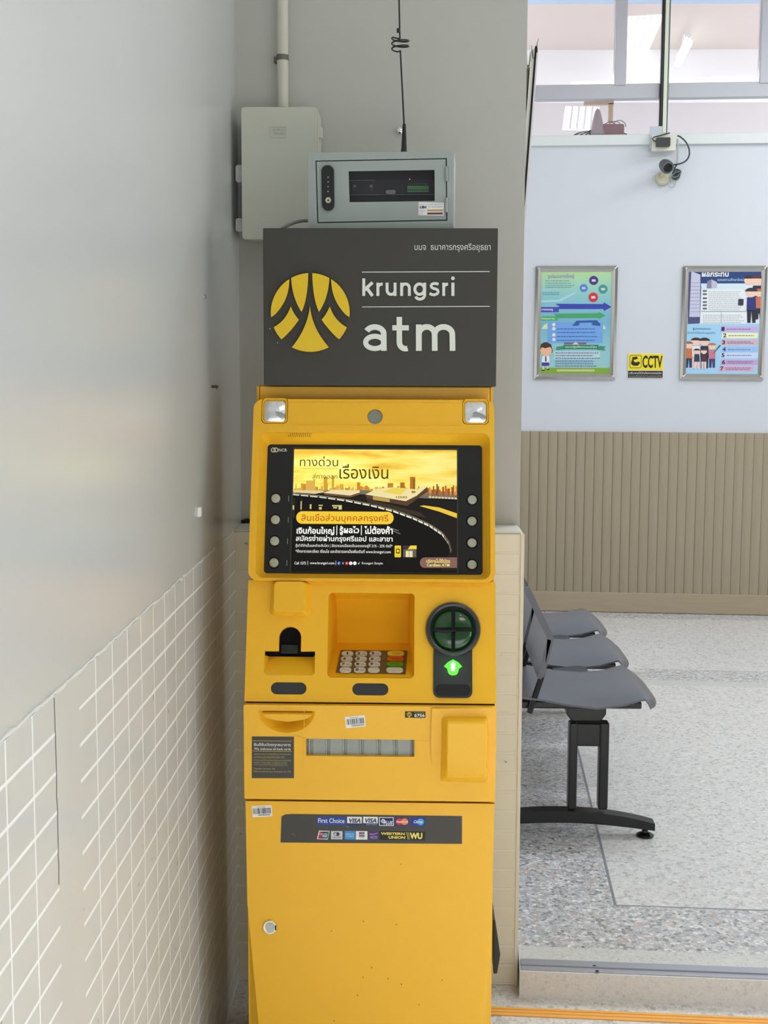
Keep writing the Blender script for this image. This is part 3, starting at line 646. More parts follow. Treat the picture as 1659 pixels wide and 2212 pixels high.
KP([(480, 1550), (640, 1540), (610, 1480), (490, 1495)], (50, 140, 110), .0003); KP([(1180, 1545), (1330, 1560), (1300, 1520), (1335, 1490), (1230, 1480)], (50, 140, 110), .0003); KR(610, 1460, 1210, 1535, (26, 124, 96), .0004)
text(b, P, 'แนวปฏิบัติตามระเบียบ', *K(640, 1475), *K(1180, 1520), d + .0008, pm((216, 240, 226)), .01)
KR(450, 1570, 1235, 1710, (182, 212, 214)); inklines(b, P, K(470, 0)[0], K(1240, 0)[0], [K(0, y)[1] for y in (1600, 1645, 1690, 1740, 1780, 1822)], d + .0004, (100, 104, 160), 1.0, seed=8)
# printed schoolboy
KP([(200 + 225 * f, y) for f, y in ((0, 1600), (.05, 1480), (.3, 1420), (.6, 1415), (.9, 1470), (1.0, 1560), (.95, 1600))][::-1], (70, 40, 30), .0005)
KP([(312 + 100 * math.cos(q), 1560 + 90 * math.sin(q)) for q in [-i * PI / 10 for i in range(20)]], (232, 184, 146), .0008)
KP([(205, 1560), (240, 1500), (300, 1520), (400, 1490), (410, 1530), (400, 1450), (320, 1425), (230, 1440)][::-1], (60, 34, 28), .0011)
KP([(235, 1760), (375, 1760), (365, 1650), (250, 1650)], (232, 232, 236), .0006); KP([(295, 1745), (322, 1745), (315, 1655), (298, 1655)], (40, 48, 96), .0009)
KP([(240, 1820), (365, 1820), (365, 1760), (240, 1760)], (48, 66, 160), .0007); KR(250, 1820, 280, 1890, (226, 200, 180), .0005); KR(325, 1820, 350, 1880, (226, 200, 180), .0005); KR(240, 1885, 290, 1905, (40, 40, 40), .0007); KR(325, 1870, 372, 1888, (40, 40, 40), .0007)
b.build('print', t, smooth=10)
# right poster
t, P, (a0, b0, a1, b1) = poster('framed poster with uniformed cartoon people and numbered list, right of the CCTV sign', ((1478, 575), (1661, 573), (1648, 820), (1467, 821)), None)
b = MB(); b.cap(P, rrect(a0, b0, a1, b1, 0), DP, pm((176, 212, 234)))
def K(x, y): return (1450 + x / 7.94, 560 + y / 7.94)
KR(290, 200, 1580, 415, (20, 58, 120)); KR(480, 415, 1530, 1110, (208, 226, 238), .0001)
KR(505, 520, 1300, 1095, (226, 232, 236), .0004)
inklines(b, P, K(640, 0)[0], K(1240, 0)[0], [K(0, y)[1] for y in range(560, 870, 34)], d + .0007, (176, 182, 190), .8, seed=9)
inklines(b, P, K(540, 0)[0], K(1280, 0)[0], [K(0, y)[1] for y in range(960, 1090, 32)], d + .0007, (180, 186, 192), .8, seed=10)
KR(510, 890, 1290, 902, (130, 150, 170), .0008); KR(855, 890, 865, 1090, (150, 166, 184), .0008)
text(b, P, 'ผลกระทบ', *K(525, 225), *K(985, 300), d + .0008, WHITE, .03); text(b, P, 'ของสถานศึกษาใหญ่', *K(790, 320), *K(1240, 385), d + .0008, pm((170, 204, 232)), .01)
KP([(285, 1110), (490, 1100), (515, 480), (490, 260), (345, 200), (285, 200)], (70, 74, 120), .0003); KP([(310, 990), (490, 990), (500, 265), (345, 205)], (196, 196, 220), .0006)
for k in range(9): KR(325, 400 + k * 62, 490, 408 + k * 62, (140, 140, 176), .0009)
KP([(605, 500), (690, 500), (690, 345), (620, 375)], (130, 130, 160), .0006); KP([(690, 500), (785, 490), (785, 390), (690, 345)], (186, 186, 206), .0006)
for y in (545, 600, 670, 735, 790, 848): KR(540, y - 16, 610, y + 14, (90, 92, 104), .0009, .002)
KR(235, 1120, 1535, 1985, (158, 206, 236), .0001)
text(b, P, 'ผู้ปกครองและ', *K(370, 1170), *K(680, 1220), d + .0006, pm((30, 110, 160)), .02); text(b, P, 'เจ้าหน้าที่ต้องช่วยดูแลกัน', *K(280, 1240), *K(755, 1290), d + .0006, pm((50, 120, 176)), .01)
for k, (y, c_) in enumerate(((1200, (194, 172, 220)), (1310, (236, 236, 190)), (1430, (214, 176, 190)), (1550, (150, 190, 236)), (1650, (196, 212, 240)), (1770, (196, 160, 206)), (1880, (214, 170, 196)))):
    sh = (0, 30, 10, 20, 0, 10, -20)[k]
    KP([(830 + sh, y + 45), (1480 - (k == 6) * 60, y + 45), (1490 - (k == 6) * 60, y - 45), (850 + sh, y - 50)], c_, .0003)
    text(b, P, str(k + 1), *K(860 + sh, y - 40), *K(915 + sh, y + 30), d + .0008, pm((40, 40, 90)), .03)
    inklines(b, P, K(950 + sh, 0)[0], K(1440, 0)[0], [K(0, y + w)[1] for w in ((-16, 10) if k in (2, 5, 6) else (0,))], d + .0006, (120, 100, 150), .8, seed=20 + k)
def kp(cx, top, h, col, **k): p = K(cx, top); person(b, P, p[0], p[1], h / 7.94, col, d=d + k.pop('dd', .001), **k)
kp(1340, 240, 640, (226, 230, 236), hair=(40, 34, 40), legs=(226, 230, 236)); kp(1480, 230, 700, (30, 32, 64), hair=(84, 48, 44), dd=.0014)
kp(1505, 470, 560, (200, 110, 80), hair=(190, 110, 60), dd=.0018); kp(1375, 450, 640, (36, 44, 120), hat=(40, 40, 60), dd=.0026)
kp(300, 1380, 480, (206, 110, 70), hair=(150, 96, 80), legs=(30, 50, 90)); kp(425, 1310, 560, (224, 230, 236), hair=(36, 36, 44), legs=(226, 200, 196)); kp(570, 1310, 560, (28, 30, 60), hat=(40, 40, 56), legs=(28, 30, 60), dd=.0014)
kp(700, 1410, 450, (196, 120, 140), hair=(176, 116, 80), legs=(50, 54, 110), dd=.0018); kp(440, 1510, 370, (40, 50, 80), hair=(40, 30, 40), legs=(230, 200, 200), dd=.0026); kp(560, 1510, 370, (70, 40, 60), hair=(90, 50, 50), legs=(230, 200, 200), dd=.003)
KP([(715, 1625), (735, 1610), (850, 1480), (830, 1470)][::-1], (60, 40, 50), .0034)
KR(1150, 680, 1240, 790, (40, 46, 70), .003, .004)
b.build('print', t, smooth=10)

# CCTV sign
b = MB(); o_ = prect(FW, 1356, 763, 1433, 817, .003, .004); b.plate(FW, [o_], 0, .003, mat('sign_white', (236, 236, 232), .5))
cc = thing('cctv_sign', 'small yellow CCTV notice with black lower strip between the two framed posters', 'sign', tuple(FW.pt(FW.px(1394, 790)[0], fz(817), 0)))
b.build('plate', cc)
b = MB(); CY = mat('sign_yellow', (236, 216, 30), .45)
b.cap(FW, prect(FW, 1357, 764, 1432.5, 800, 0, .0036), .0036, CY); b.cap(FW, prect(FW, 1356.5, 801, 1431.5, 816, 0, .0036), .0036, BLK)
text(b, FW, 'CCTV', 1388, 768, 1431, 795, .0042, BLK, .03)
b.plate(FW, [prect(FW, 1360, 767, 1386, 795, .012, .0042), prect(FW, 1361, 768, 1385, 794, .010, .0042)], .0042, .0042, BLK)
b.cap(FW, ppoly(FW, [(1366, 776), (1372, 783), (1380, 781), (1383, 784), (1378, 790), (1368, 790), (1363, 786), (1364, 780)][::-1], .0044), .0044, BLK); b.cap(FW, ppoly(FW, [(1365, 772), (1376, 770), (1378, 775), (1367, 778)][::-1], .0044), .0044, BLK)
text(b, FW, 'บริเวณนี้มีกล้องวงจรปิด', 1359, 803, 1429, 808, .0042, WHITE, .0); text(b, FW, 'ระบบรักษาความปลอดภัย', 1359, 810, 1429, 814, .0042, pm((170, 170, 170)), .0)
b.build('lettering', cc)

# trunking, junction box, adapter, camera, cables
t = thing('cable_trunking', 'white vertical cable trunking in front of the upper window ending at the junction box', 'cable trunking', tuple(FW.pt(FW.px(1436, 290)[0], fz(290), .05)))
u0 = FW.px(1433, 200, .03)[0]; u1 = FW.px(1441, 200, .03)[0]
b = MB(); fbox(b, u0, u1, fz(289), 3.6, .012, .034, mat('trunking_white', (214, 220, 206), .5)); b.build('cover', t, bevel=.002)
b = MB(); b.tube([FW.pt(u0 - .01, fz(289), .02), FW.pt(u0 - .008, 3.6, .02)], .011, BLACK, 8); b.tube([FW.pt(u1 + .005, fz(289), .018), FW.pt(u1 + .006, 3.6, .018)], .004, mat('green_grey_cable', (96, 112, 110), .5), 8); b.build('cable', t)  # black tube stands in for the shadow beside the trunking
t = thing('junction_box', 'white junction box with a black power adapter at the window sill', 'junction box', tuple(FW.pt(FW.px(1435, 325)[0], fz(325), .05)))
b = MB(); b.plate(FW, [prect(FW, 1409, 291, 1460, 325, .006, .07)], .02, .07, mat('box_cream', (222, 222, 210), .5)); b.build('box_lid', t, bevel=.006)
b = MB(); b.plate(FW, [prect(FW, 1404, 273, 1430, 322, .003, .03)], .015, .035, mat('box_bluegrey', (186, 196, 206), .5)); b.build('back_plate', t, bevel=.003)
t = thing('power_adapter', 'black plug-in power adapter on the white junction box', 'power adapter', tuple(FW.pt(FW.px(1434, 315)[0], fz(316), .09)))
b = MB(); b.plate(FW, [prect(FW, 1418, 297, 1448, 316, .004, .10)], .071, .105, mat('adapter_black', (34, 38, 40), .4)); b.build('adapter_body', t, bevel=.005)
b = MB(); b.tube([FW.pt(*FW.px(x, y, .09), .09) for x, y in ((1419, 306), (1412, 304), (1409, 300), (1413, 296), (1425, 293), (1440, 289), (1447, 287))], .0035, mat('dark_cable', (48, 62, 62), .5), 8); b.build('cord', t)
def smooth_path(pts, n=6):
    out = []; P_ = [pts[0]] + list(pts) + [pts[-1]]
    for i in range(1, len(P_) - 2):
        p0, p1, p2, p3 = (Vector(q) for q in P_[i - 1:i + 3])
        for k in range(n):
            f = k / n; out.append(0.5 * ((2 * p1) + (p2 - p0) * f + (2 * p0 - 5 * p1 + 4 * p2 - p3) * f * f + (3 * p1 - p0 - 3 * p2 + p3) * f ** 3))
    out.append(Vector(P_[-2])); return out
cam_ = thing('security_camera', 'grey turret security camera on a round cream base below the junction box', 'security camera', tuple(FW.pt(FW.px(1432, 400)[0], fz(400), .04)))
b = MB(); c = FW.pt(*FW.px(1431, 386, .0), 0); b.lathe(c, FW.n, [(0, .040), (.03, .038), (.038, .030)], mat('camera_cream', (196, 194, 172), .5), 28); b.build('base', cam_)
b = MB(); c1 = FW.pt(*FW.px(1432, 378, .05), .04); c2 = FW.pt(*FW.px(1438, 364, .10), .09); b.tube([c1, c2], .014, mat('camera_cream', (0, 0, 0)), 12); b.build('arm', cam_)
b = MB(); ax = (FW.n + Vector((.35, 0, -.55))).normalized(); c = FW.pt(*FW.px(1434, 353, .10), .085)
b.lathe(c, ax, [(0, .020), (.006, .030), (.03, .036), (.06, .036), (.064, .033)], mat('camera_grey', (88, 92, 92), .4), 28); b.build('camera_body', cam_)
b = MB(); b.lathe(c + ax * .062, ax, [(0, .026), (.004, .024), (.006, .012)], mat('lens_glass', (8, 8, 10), .08), 24); b.build('lens', cam_)
b = MB(); CBL = mat('dark_cable', (48, 62, 62), .5)
loop = [(1463, 293), (1470, 296), (1481, 306), (1488, 320), (1489, 334), (1484, 345), (1474, 352), (1462, 355), (1452, 356)]
b.tube(smooth_path([FW.pt(*FW.px(x, y, .07), .07) for x, y in loop]), .0042, CBL, 8)
b.tube(smooth_path([FW.pt(*FW.px(x, y, .03), .03) for x, y in ((1464, 300), (1464, 320), (1464, 340), (1462, 356))]), .0042, mat('pale_cable', (168, 182, 184), .5), 8)
rd = random.Random(4)
for k in range(7):
    q = [(1462 + 8 * math.cos(w + k) * (1 + .2 * rd.random()) + rd.uniform(-1, 1), 376 + (12 - k) * math.sin(w + k * .6)) for w in [i * 2 * PI / 14 for i in range(14)]]
    b.tube([FW.pt(*FW.px(x, y, .05 + .004 * k), .03 + .005 * k) for x, y in q], .0032, CBL if k % 3 else mat('mid_cable', (110, 120, 122), .5), 6, closed=True)
b.tube(smooth_path([FW.pt(*FW.px(x, y, .03), .03) for x, y in ((1462, 356), (1458, 362), (1456, 372))]), .0042, CBL, 8)
b.tube(smooth_path([FW.pt(*FW.px(x, y, .03), .03) for x, y in ((1442, 390), (1444, 400), (1450, 405), (1457, 401), (1461, 390))]), .0032, mat('pale_cable', (0, 0, 0)), 8)
b.build('cable', cam_, label='dark looping cable with a knotted bundle')

# ------------------------------------------------------------------ grey electrical box, pipe on the back wall
YB = 3.0
BW = Plane((0, YB, 0), (1, 0, 0), (0, 0, 1))
ebox = thing('electrical_box', 'pale grey electrical enclosure on the back wall behind the sign, pipe on top', 'electrical box', tuple(at(604, 517, 3.06)))
EB = mat('enclosure_grey', (196, 199, 186), 0.45, var=0.03, vscale=6)
o_ = prect(BW, 522, 231, 683, 517, .008, 0)
b = MB(); b.plate(BW, [prect(BW, 524, 233, 688, 514, .010, -.02)], -.115, -.012, EB); b.build('enclosure', ebox, bevel=.004)
b = MB(); b.plate(BW, [o_], -.012, .0, EB); b.build('lid', ebox, bevel=.004)
b = MB(); b.plate(BW, [prect(BW, 584, 272, 620, 297, .003, .001), prect(BW, 586, 274, 618, 295, .002, .001)], 0, .0014, EB); [b.cap(BW, prect(BW, x_, y_, x_ + w_, y_ + h_, 0, .0012), .0012, mat('emboss', (176, 178, 168), .5)) for x_, y_, w_, h_ in ((590, 279, 6, 3), (598, 278, 7, 4), (607, 279, 7, 3), (591, 286, 9, 4), (602, 286, 12, 4))]; b.build('nameplate', ebox)
for y0, y1 in ((356, 394), (471, 500)):
    b = MB(); b.plate(BW, [prect(BW, 509, y0, 524, y1, .006, -.03)], -.045, -.03, mat('clip_white', (206, 206, 202), .5)); b.build('hinge_clip', ebox, bevel=.003)
b = MB(); b.plate(BW, [prect(BW, 688, 276, 697, 299, .002, -.05)], -.06, -.04, MATS['clip_white']); b.tube([at(692, 300, 3.05), at(693, 312, 3.05)], .0015, MATS['clip_white'], 6); b.build('latch', ebox, bevel=.002)
b = MB(); pr = .0133; pc = at(611, 231, 3.085)
b.tube([Vector((pc.x, 3.085, pc.z - .002)), Vector((pc.x + .001, 3.085, 3.6))], pr, mat('conduit_cream', (200, 200, 186), .45, var=.03), 20)
pipe = thing('conduit_pipe', 'cream conduit pipe running up the back wall from the grey enclosure', 'pipe', tuple(pc)); b.build('pipe', pipe)
zc_ = at(611, 125, 3.085).z
b = MB(); b.lathe((pc.x, 3.085, zc_ - .006), (0, 0, 1), [(0, pr + .001), (.012, pr + .001)], mat('clamp_grey', (112, 110, 100), .5, metal=.4), 20)
b.box((pc.x - .022, 3.10, zc_ - .006), (pc.x - .006, 3.119, zc_ + .006), MATS['clamp_grey']); b.build('pipe_clamp', pipe)

# small fixings on the left and back walls
p = onx(457, 835, XL); b = MB(); b.tube([Vector((XL - .002, p.y, p.z)), Vector((XL + .009, p.y + .001, p.z)), Vector((XL + .012, p.y + .002, p.z - .002))], [.003, .0034, .0045], mat('rusty_metal', (84, 70, 50), .4, metal=.7), 10)
tag(b.build('wall_bolt'), 'small dark metal bolt sticking out of the left wall beside the sign', 'bolt')
p = onx(428, 1105, XL); b = MB(); b.box((XL - .001, p.y - .008, p.z - .010), (XL + .006, p.y + .008, p.z + .009), WHITE)
tag(b.build('wall_clip', bevel=.002), 'small white plastic clip on the left wall above the tiles', 'clip')
p = onx(440, 641, XL); b = MB(); b.lathe((XL, p.y, p.z), (1, 0, 0), [(0, .004), (.004, .004), (.005, .0015)], STEEL, 10)
tag(b.build('nail'), 'tiny steel nail in the left wall at sign height', 'nail')
p = at(864, 284, YP); b = MB(); b.lathe((p.x, YP, p.z), (0, -1, 0), [(0, .007), (.012, .007), (.014, .004)], CHROME, 12)
tag(b.build('wall_screw'), 'chrome screw in the back wall just behind the aerial base', 'screw')

# ------------------------------------------------------------------ the yellow machine
XC, HWD = -0.0865, 0.2425
XA, XZ = XC - HWD, XC + HWD
ATM = thing('atm_machine', 'tall yellow cash machine with lit screen and keypad in the wall corner', 'cash machine', (XC, 2.65, HF))
b = MB()
prof = [(2.452, -.03), (2.452, .765), (2.462, .775), (2.655, 1.345), (2.655, 1.378), (2.83, 1.378), (2.83, -.03)]
for x0, x1 in ((XA + .001, XA + .007), (XZ - .007, XZ - .001)):
    P_ = Plane((x0, 0, 0), (0, 1, 0), (0, 0, 1)); b.plate(P_, [prof], 0, x1 - x0, YEL)
b.box((XA + .004, 2.822, -.03), (XZ - .004, 2.8295, 1.378), YEL)
b.build('cabinet_body', ATM, bevel=.0015)
b = MB(); b.box((XA + .008, 2.651, 1.31), (XZ - .008, 2.82, 1.3775), YEL); b.build('top_cap', ATM, bevel=.002)
b = MB(); b.box((XA + .03, 2.50, HF), (XZ - .03, 2.80, -.03), BLACKM); b.build('plinth', ATM)
b = MB(); b.box((XA + .010, 2.66, -.02), (XZ - .010, 2.815, 1.29), BLACKM); b.build('safe', ATM)

# lower door with tapering corner chamfers
LP = Plane((XC, 2.432, 0), (1, 0, 0), (0, 0, 1))
zt = LP.px(800, 1733)[1]; zk = LP.px(800, 1955)[1]; zb = -.025
def U(x, y): return LP.px(x, y)[0]
hk = HWD - .001; kb = HWD - .035
b = MB()
front = [(-kb, zb), (kb, zb), (hk - .002, zk), (hk, zt), (-hk, zt), (-hk + .002, zk)]
b.plate(LP, [front], -.004, 0, YEL)
for s in (-1, 1):
    f = [(s * kb, zb, 0), (s * (hk - .002), zk, 0), (s * hk, zk, -.022), (s * hk, zb, -.022)]
    vs = [LP.pt(*q) for q in f]; b.add(vs, [(0, 1, 2, 3) if s < 0 else (3, 2, 1, 0)], YEL)
    vs = [LP.pt(s * hk, zt, 0), LP.pt(s * (hk - .002), zk, 0), LP.pt(s * hk, zk, -.022), LP.pt(s * hk, zt, -.022)]; b.add(vs, [(0, 1, 2, 3) if s < 0 else (3, 2, 1, 0)], YEL)
b.quad(LP.pt(-hk, zt, 0), LP.pt(hk, zt, 0), LP.pt(hk, zt, -.022), LP.pt(-hk, zt, -.022), YEL)
b.quad(LP.pt(hk, zt - .0, -.022), LP.pt(hk, zb, -.022), LP.pt(hk, zb, -.024), LP.pt(hk, zt, -.024), YEL)
door = b.build('lower_door', ATM, smooth=12)
c = LP.pt(*LP.px(584, 2001)); b = MB(); b.lathe(c, (0, -1, 0), [(0, .0145), (.003, .0145), (.006, .013), (.006, .0105), (.0045, .0105)], CHROME, 36); b.lathe(c, (0, -1, 0), [(.003, .0098), (.0066, .0095)], STEEL, 32)
lk = b.build('door_lock', door, label='round chrome lock'); b = MB(); b.plate(LP, [rrect(LP.px(584, 0)[0] - .0012, c.z - .005, LP.px(584, 0)[0] + .0012, c.z + .005, .001)], .0067, .0070, BLK)
b.build('keyhole', door)
rd = random.Random(12); CH = mat('paint_chip', (150, 100, 14), .7)
for x, y in ((785, 1990), (716, 2011), (866, 1867), (803, 2090), (867, 2126), (772, 2150), (784, 2111), (838, 2114), (955, 2117), (905, 2170), (856, 1997), (722, 2205)):
    u_, v_ = LP.px(x, y); b = MB(); b.cap(LP, circ(u_, v_, rd.uniform(.0009, .0016), 7, rd.uniform(.001, .0022)), .0003, CH); b.build('paint_chip', door)

# dispenser panel
DP_ = Plane((XC, 2.424, 0), (1, 0, 0), (0, 0, 1))
z0 = DP_.px(800, 1729)[1]; z1 = DP_.px(800, 1525)[1]; D = DP_
out = rrect(-HWD, z0, HWD, z1, .003, 3)
sh = prect(D, 661, 1597, 895, 1634, .001); hr = []
xa, xb = D.px(558, 1533)[0], D.px(680, 1533)[0]; zt_ = D.px(620, 1536)[1]; zb_ = D.px(620, 1583)[1]; xm = (xa + xb) / 2
hr = [(xm + (xb - xm) * math.cos(q), zt_ + (zt_ - zb_) * math.sin(q)) for q in [PI + PI * i / 24 for i in range(25)]]
b = MB(); b.plate(D, [out, sh, hr], -.02, 0, YEL)
# pocket behind the finger pull
n = len(hr); inner = [(xm + (u - xm) * .45, zt_ + (v - zt_) * .6 - .002) for u, v in hr]
b.loft(D, hr, 0, inner, -.022, YEL, hole=True); b.cap(D, inner, -.022, YEL)
panel = b.build('dispenser_panel', ATM, bevel=.0012)
lip = []
b = MB(); la, lb = D.px(566, 1547)[0], D.px(677, 1547)[0]; lm = (la + lb) / 2; zl = D.px(620, 1538)[1]; h = .0135
lip = [(lm + (lb - lm) * math.cos(q), zl + (h if True else 0) * math.sin(q)) for q in [PI + PI * i / 20 for i in range(21)]]
b.loft(D, [(u, v) for u, v in lip], -.006, [(lm + (u - lm) * .93, v - .002) for u, v in lip], .010, YEL2); b.cap(D, [(lm + (u - lm) * .93, v - .002) for u, v in lip], .010, YEL2)
b.build('finger_pull', panel, bevel=.0015)
# shutter
b = MB(); GS = mat('shutter_grey', (150, 156, 150), .45, metal=.3, bump=.1, bscale=700)
s0 = D.px(661, 1615)[0]; s1 = D.px(895, 1615)[0]; v0 = D.px(780, 1636)[1] - .004; v1 = D.px(780, 1595)[1] + .004
b.plate(D, [rrect(s0 - .005, v0, s1 + .005, v1, 0)], -.014, -.0125, GS)
for k in range(6):
    xa_ = D.px(676 + 36.7 * k, 1615)[0]; xb_ = D.px(702 + 36.7 * k, 1615)[0]; b.plate(D, [rrect(xa_, v0, xb_, v1, 0)], -.0125, -.0085, GS)
for k in range(7):
    xa_ = D.px(667 + 36.7 * k, 1615)[0]; b.tube([D.pt(xa_, v0, -.012), D.pt(xa_, v1, -.012)], .0034, GS, 10)
b.build('cash_shutter', panel)
# raised right-hand field and hump
b = MB(); R1 = [D.px(933, 1529), D.px(931, 1600), D.px(933, 1668), D.px(1066, 1668), D.px(1066, 1529)]
b.add([D.pt(*R1[0], .0045), D.pt(*R1[1], .0055), D.pt(*R1[2], .0), D.pt(*R1[3], .0), D.pt(*R1[4], .0), D.pt(*R1[0], -.001), D.pt(*R1[1], -.001), D.pt(*R1[2], -.001)],
      [(0, 1, 3, 4), (1, 2, 3), (5, 6, 1, 0), (6, 7, 2, 1)], YEL); b.build('raised_field', panel, smooth=10); b = MB()
b.plate(D, [prect(D, 897, 1600, 928, 1636, .002)], 0, .0008, YEL)
xg = D.px(658, 1600)[0]
b.build('side_plate', panel); b = MB(); b.plate(D, [prect(D, 656.5, 1536, 657.8, 1662, 0)], 0, .0008, YEL); b.build('edge_line', panel)
b = MB(); ho = prect(D, 960, 1556, 1052, 1692, .012); hi_ = prect(D, 966, 1558, 1050, 1689, .012, .03)
PR = [(1556, .022), (1562, .028), (1600, .030), (1640, .031), (1665, .026), (1680, .015), (1690, .002)]
xa_, xb_ = D.px(965, 1620, .02)[0], D.px(1050, 1620, .02)[0]; bl_, br_ = xa_ - .012, xb_ + .004
vs = []
for y_, dd in PR:
    v_ = D.px(1000, y_, dd)[1]; vs += [D.pt(bl_, v_, -.001), D.pt(xa_, v_, dd), D.pt(xb_, v_, dd), D.pt(br_, v_, -.001)]
fs = []
for i in range(len(PR) - 1):
    for k in range(3): a = i * 4 + k; fs.append((a, a + 4, a + 5, a + 1))
fs += [(0, 1, 2, 3), tuple((len(PR) - 1) * 4 + k for k in (3, 2, 1, 0))]
b.add(vs, fs, YEL); b.build('hood', panel, bevel=.004, seg=3, smooth=40)

# barcode stickers
def barcode(parent, P, cx, cy, w, h, rot, seed):
    u, v = P.px(cx, cy, .0008); k = (P.px(cx + 1, cy)[0] - P.px(cx, cy)[0]); c, s = math.cos(math.radians(rot)), math.sin(math.radians(rot))
    Q = Plane(P.pt(u, v, 0), P.u * c + P.v * s, P.v * c - P.u * s)
    b = MB(); w *= k; h *= k; b.plate(Q, [rrect(-w / 2, -h / 2, w / 2, h / 2, .0008)], 0, .0005, WHITE)
    rd = random.Random(seed); x = -w * .45
    while x < w * .44:
        bw = rd.choice((.0005, .0005, .0009, .0014)); b.cap(Q, rrect(x, -h * .22, x + bw, h * .28, 0), .0007, BLK); x += bw + rd.choice((.0005, .0008, .0012))
    x = -w * .2
    while x < w * .4: b.cap(Q, rrect(x, -h * .38, x + .0009, -h * .29, 0), .0007, BLK); x += .0014
    x = -w * .25
    while x < w * .2: b.cap(Q, rrect(x, h * .35, x + .001, h * .41, 0), .0007, pm((150, 130, 130))); x += .0016
    return b.build('barcode_label', parent, label='white barcode sticker')
barcode(panel, D, 767.5, 1559, 43, 25, 6.5, 3); barcode(door, LP, 566, 1752.5, 43, 25, 4, 5)
SG = mat('sticker_grey', (66, 63, 58), .5); WM_ = pm((226, 224, 216)); YT = pm((190, 176, 110)); LOGO_Y = mat('logo_yellow', (226, 190, 24), .45, var=.05, vscale=25)
b = MB(); b.plate(D, [ppoly(D, [(544, 1591), (635, 1591.5), (635, 1681), (544, 1681)][::-1], .0006)], 0, .0006, SG)
def F(x, y): return (530 + x / 7.9, 1560 + y / 7.9)
e = .0009
for y in (322, 497): b.cap(D, prect(D, *F(122, y - 4), *F(795, y + 4), 0, e), e, YT)
text(b, D, 'ยินดีรับบัตรทุกธนาคาร', *F(145, 355), *F(775, 425), e, WM_, .015); text(b, D, 'We welcome all bank cards', *F(148, 435), *F(775, 478), e, WM_, .01)
for (y, x1, s_) in ((548, 770, 'กรุณาตรวจสอบความเรียบร้อยและทอนเงินทุกครั้ง'), (595, 665, 'และเก็บบัตรของท่านเมื่อเสร็จสิ้นที่เครื่อง ATM'), (652, 775, 'หากท่านพบสิ่งผิดปกติโปรดแจ้งธนาคารโดยเร็วที่สุด'), (692, 715, 'ที่เครื่อง หากพบปัญหาการใช้บริการเครื่อง'), (731, 720, 'ATM กรุณาแจ้งหมายเลขเครื่องต่อธนาคาร'), (792, 508, 'โปรดติดต่อ Call Center 1572'), (846, 775, 'Failure to retrieve your card please call 1572')):
    text(b, D, s_, *F(145, y - 17), *F(x1, y + 17), e, YT, .0, 2)
b.build('notice_sticker', panel, label='charcoal welcome notice sticker')

# logo shapes, measured on an enlargement of the sign
LOGO = []
def arc(a0, a1, n=10): return [(362 + 257 * math.cos(math.radians(a0 + (a1 - a0) * i / n)), 588 + 257 * math.sin(math.radians(a0 + (a1 - a0) * i / n))) for i in range(n + 1)]
def qb(p0, p1, p2, n=8): return [((1 - t) ** 2 * p0[0] + 2 * t * (1 - t) * p1[0] + t * t * p2[0], (1 - t) ** 2 * p0[1] + 2 * t * (1 - t) * p1[1] + t * t * p2[1]) for t in [i / n for i in range(1, n)]]
s1_ = arc(173, 238, 12); s1_ += qb(s1_[-1], (226, 520), (110, 622), 10)
s2_ = arc(241, 267, 8); s2_ += qb(s2_[-1], (346, 500), (305, 585)) + [(305, 585)] + qb((305, 585), (243, 490), s2_[0])
s3_ = [(235, 548)] + qb((235, 548), (255, 600), (288, 634)) + [(288, 634)] + qb((288, 634), (245, 700), (178, 762)) + arc(137, 158, 5) + qb(arc(158, 158, 1)[0], (205, 640), (235, 548))
s4_ = [(360, 545)] + qb((360, 545), (372, 690), (484, 815), 10) + arc(62, 118, 10) + qb(arc(118, 118, 1)[0], (345, 690), (360, 545), 10)
LOGO = [s1_, s2_, s3_, s4_] + [[(724 - x, y) for x, y in s][::-1] for s in (s1_, s2_, s3_)]
def area2(p): return sum(p[i][0] * p[(i + 1) % len(p)][1] - p[(i + 1) % len(p)][0] * p[i][1] for i in range(len(p)))
# machine number plate with small logo
b = MB(); b.plate(D, [prect(D, 875, 1537, 919, 1550.5, 0, .0006)], 0, .0006, BLK)
for sh_ in LOGO:
    q = [D.px(884 + (x - 362) * 5.6 / 257, 1543.8 + (y - 588) * 5.6 / 257, e) for x, y in sh_]; b.cap(D, q, e, LOGO_Y)
text(b, D, '6756', 895, 1542, 917.5, 1549, e, WM_, .03); text(b, D, 'หมายเลขเครื่อง', 895, 1538.2, 917, 1540.8, e, YT, 0, 2)
b.build('number_plate', panel, label='black number sticker reading 6756')

# strip of card marks on the door
b = MB(); L_ = LP; e = .0009
st = ppoly(L_, [(606, 1820), (998, 1823), (998, 1763), (630, 1758.5), (616, 1759.5), (608, 1764)], .0006)
b.plate(L_, [st], 0, .0006, SG)
def G(x, y): return (590 + x / 3.858, 1740 + y / 3.858)
def GR(x0, y0, x1, y1, rgb, ee=0, r=0.0): b.cap(L_, prect(L_, *G(x0, y0), *G(x1, y1), r, e + ee), e + ee, pm(rgb))
def GT(s, x0, y0, x1, y1, rgb, bold=.02, ee=.0006, it=0.0): text(b, L_, s, *G(x0, y0), *G(x1, y1), e + ee, pm(rgb), bold, italic=it)
def GC(x, y, r_, rgb, ee=.0003): u_, v_ = L_.px(*G(x, y), e); k = L_.px(1, 0)[0] - L_.px(0, 0)[0]; b.cap(L_, circ(u_, v_, r_ / 3.858 * k, 24), e + ee, pm(rgb))
GR(363, 93, 608, 165, (36, 66, 150)); GT('First Choice', 375, 107, 595, 146, (226, 232, 244), .015)
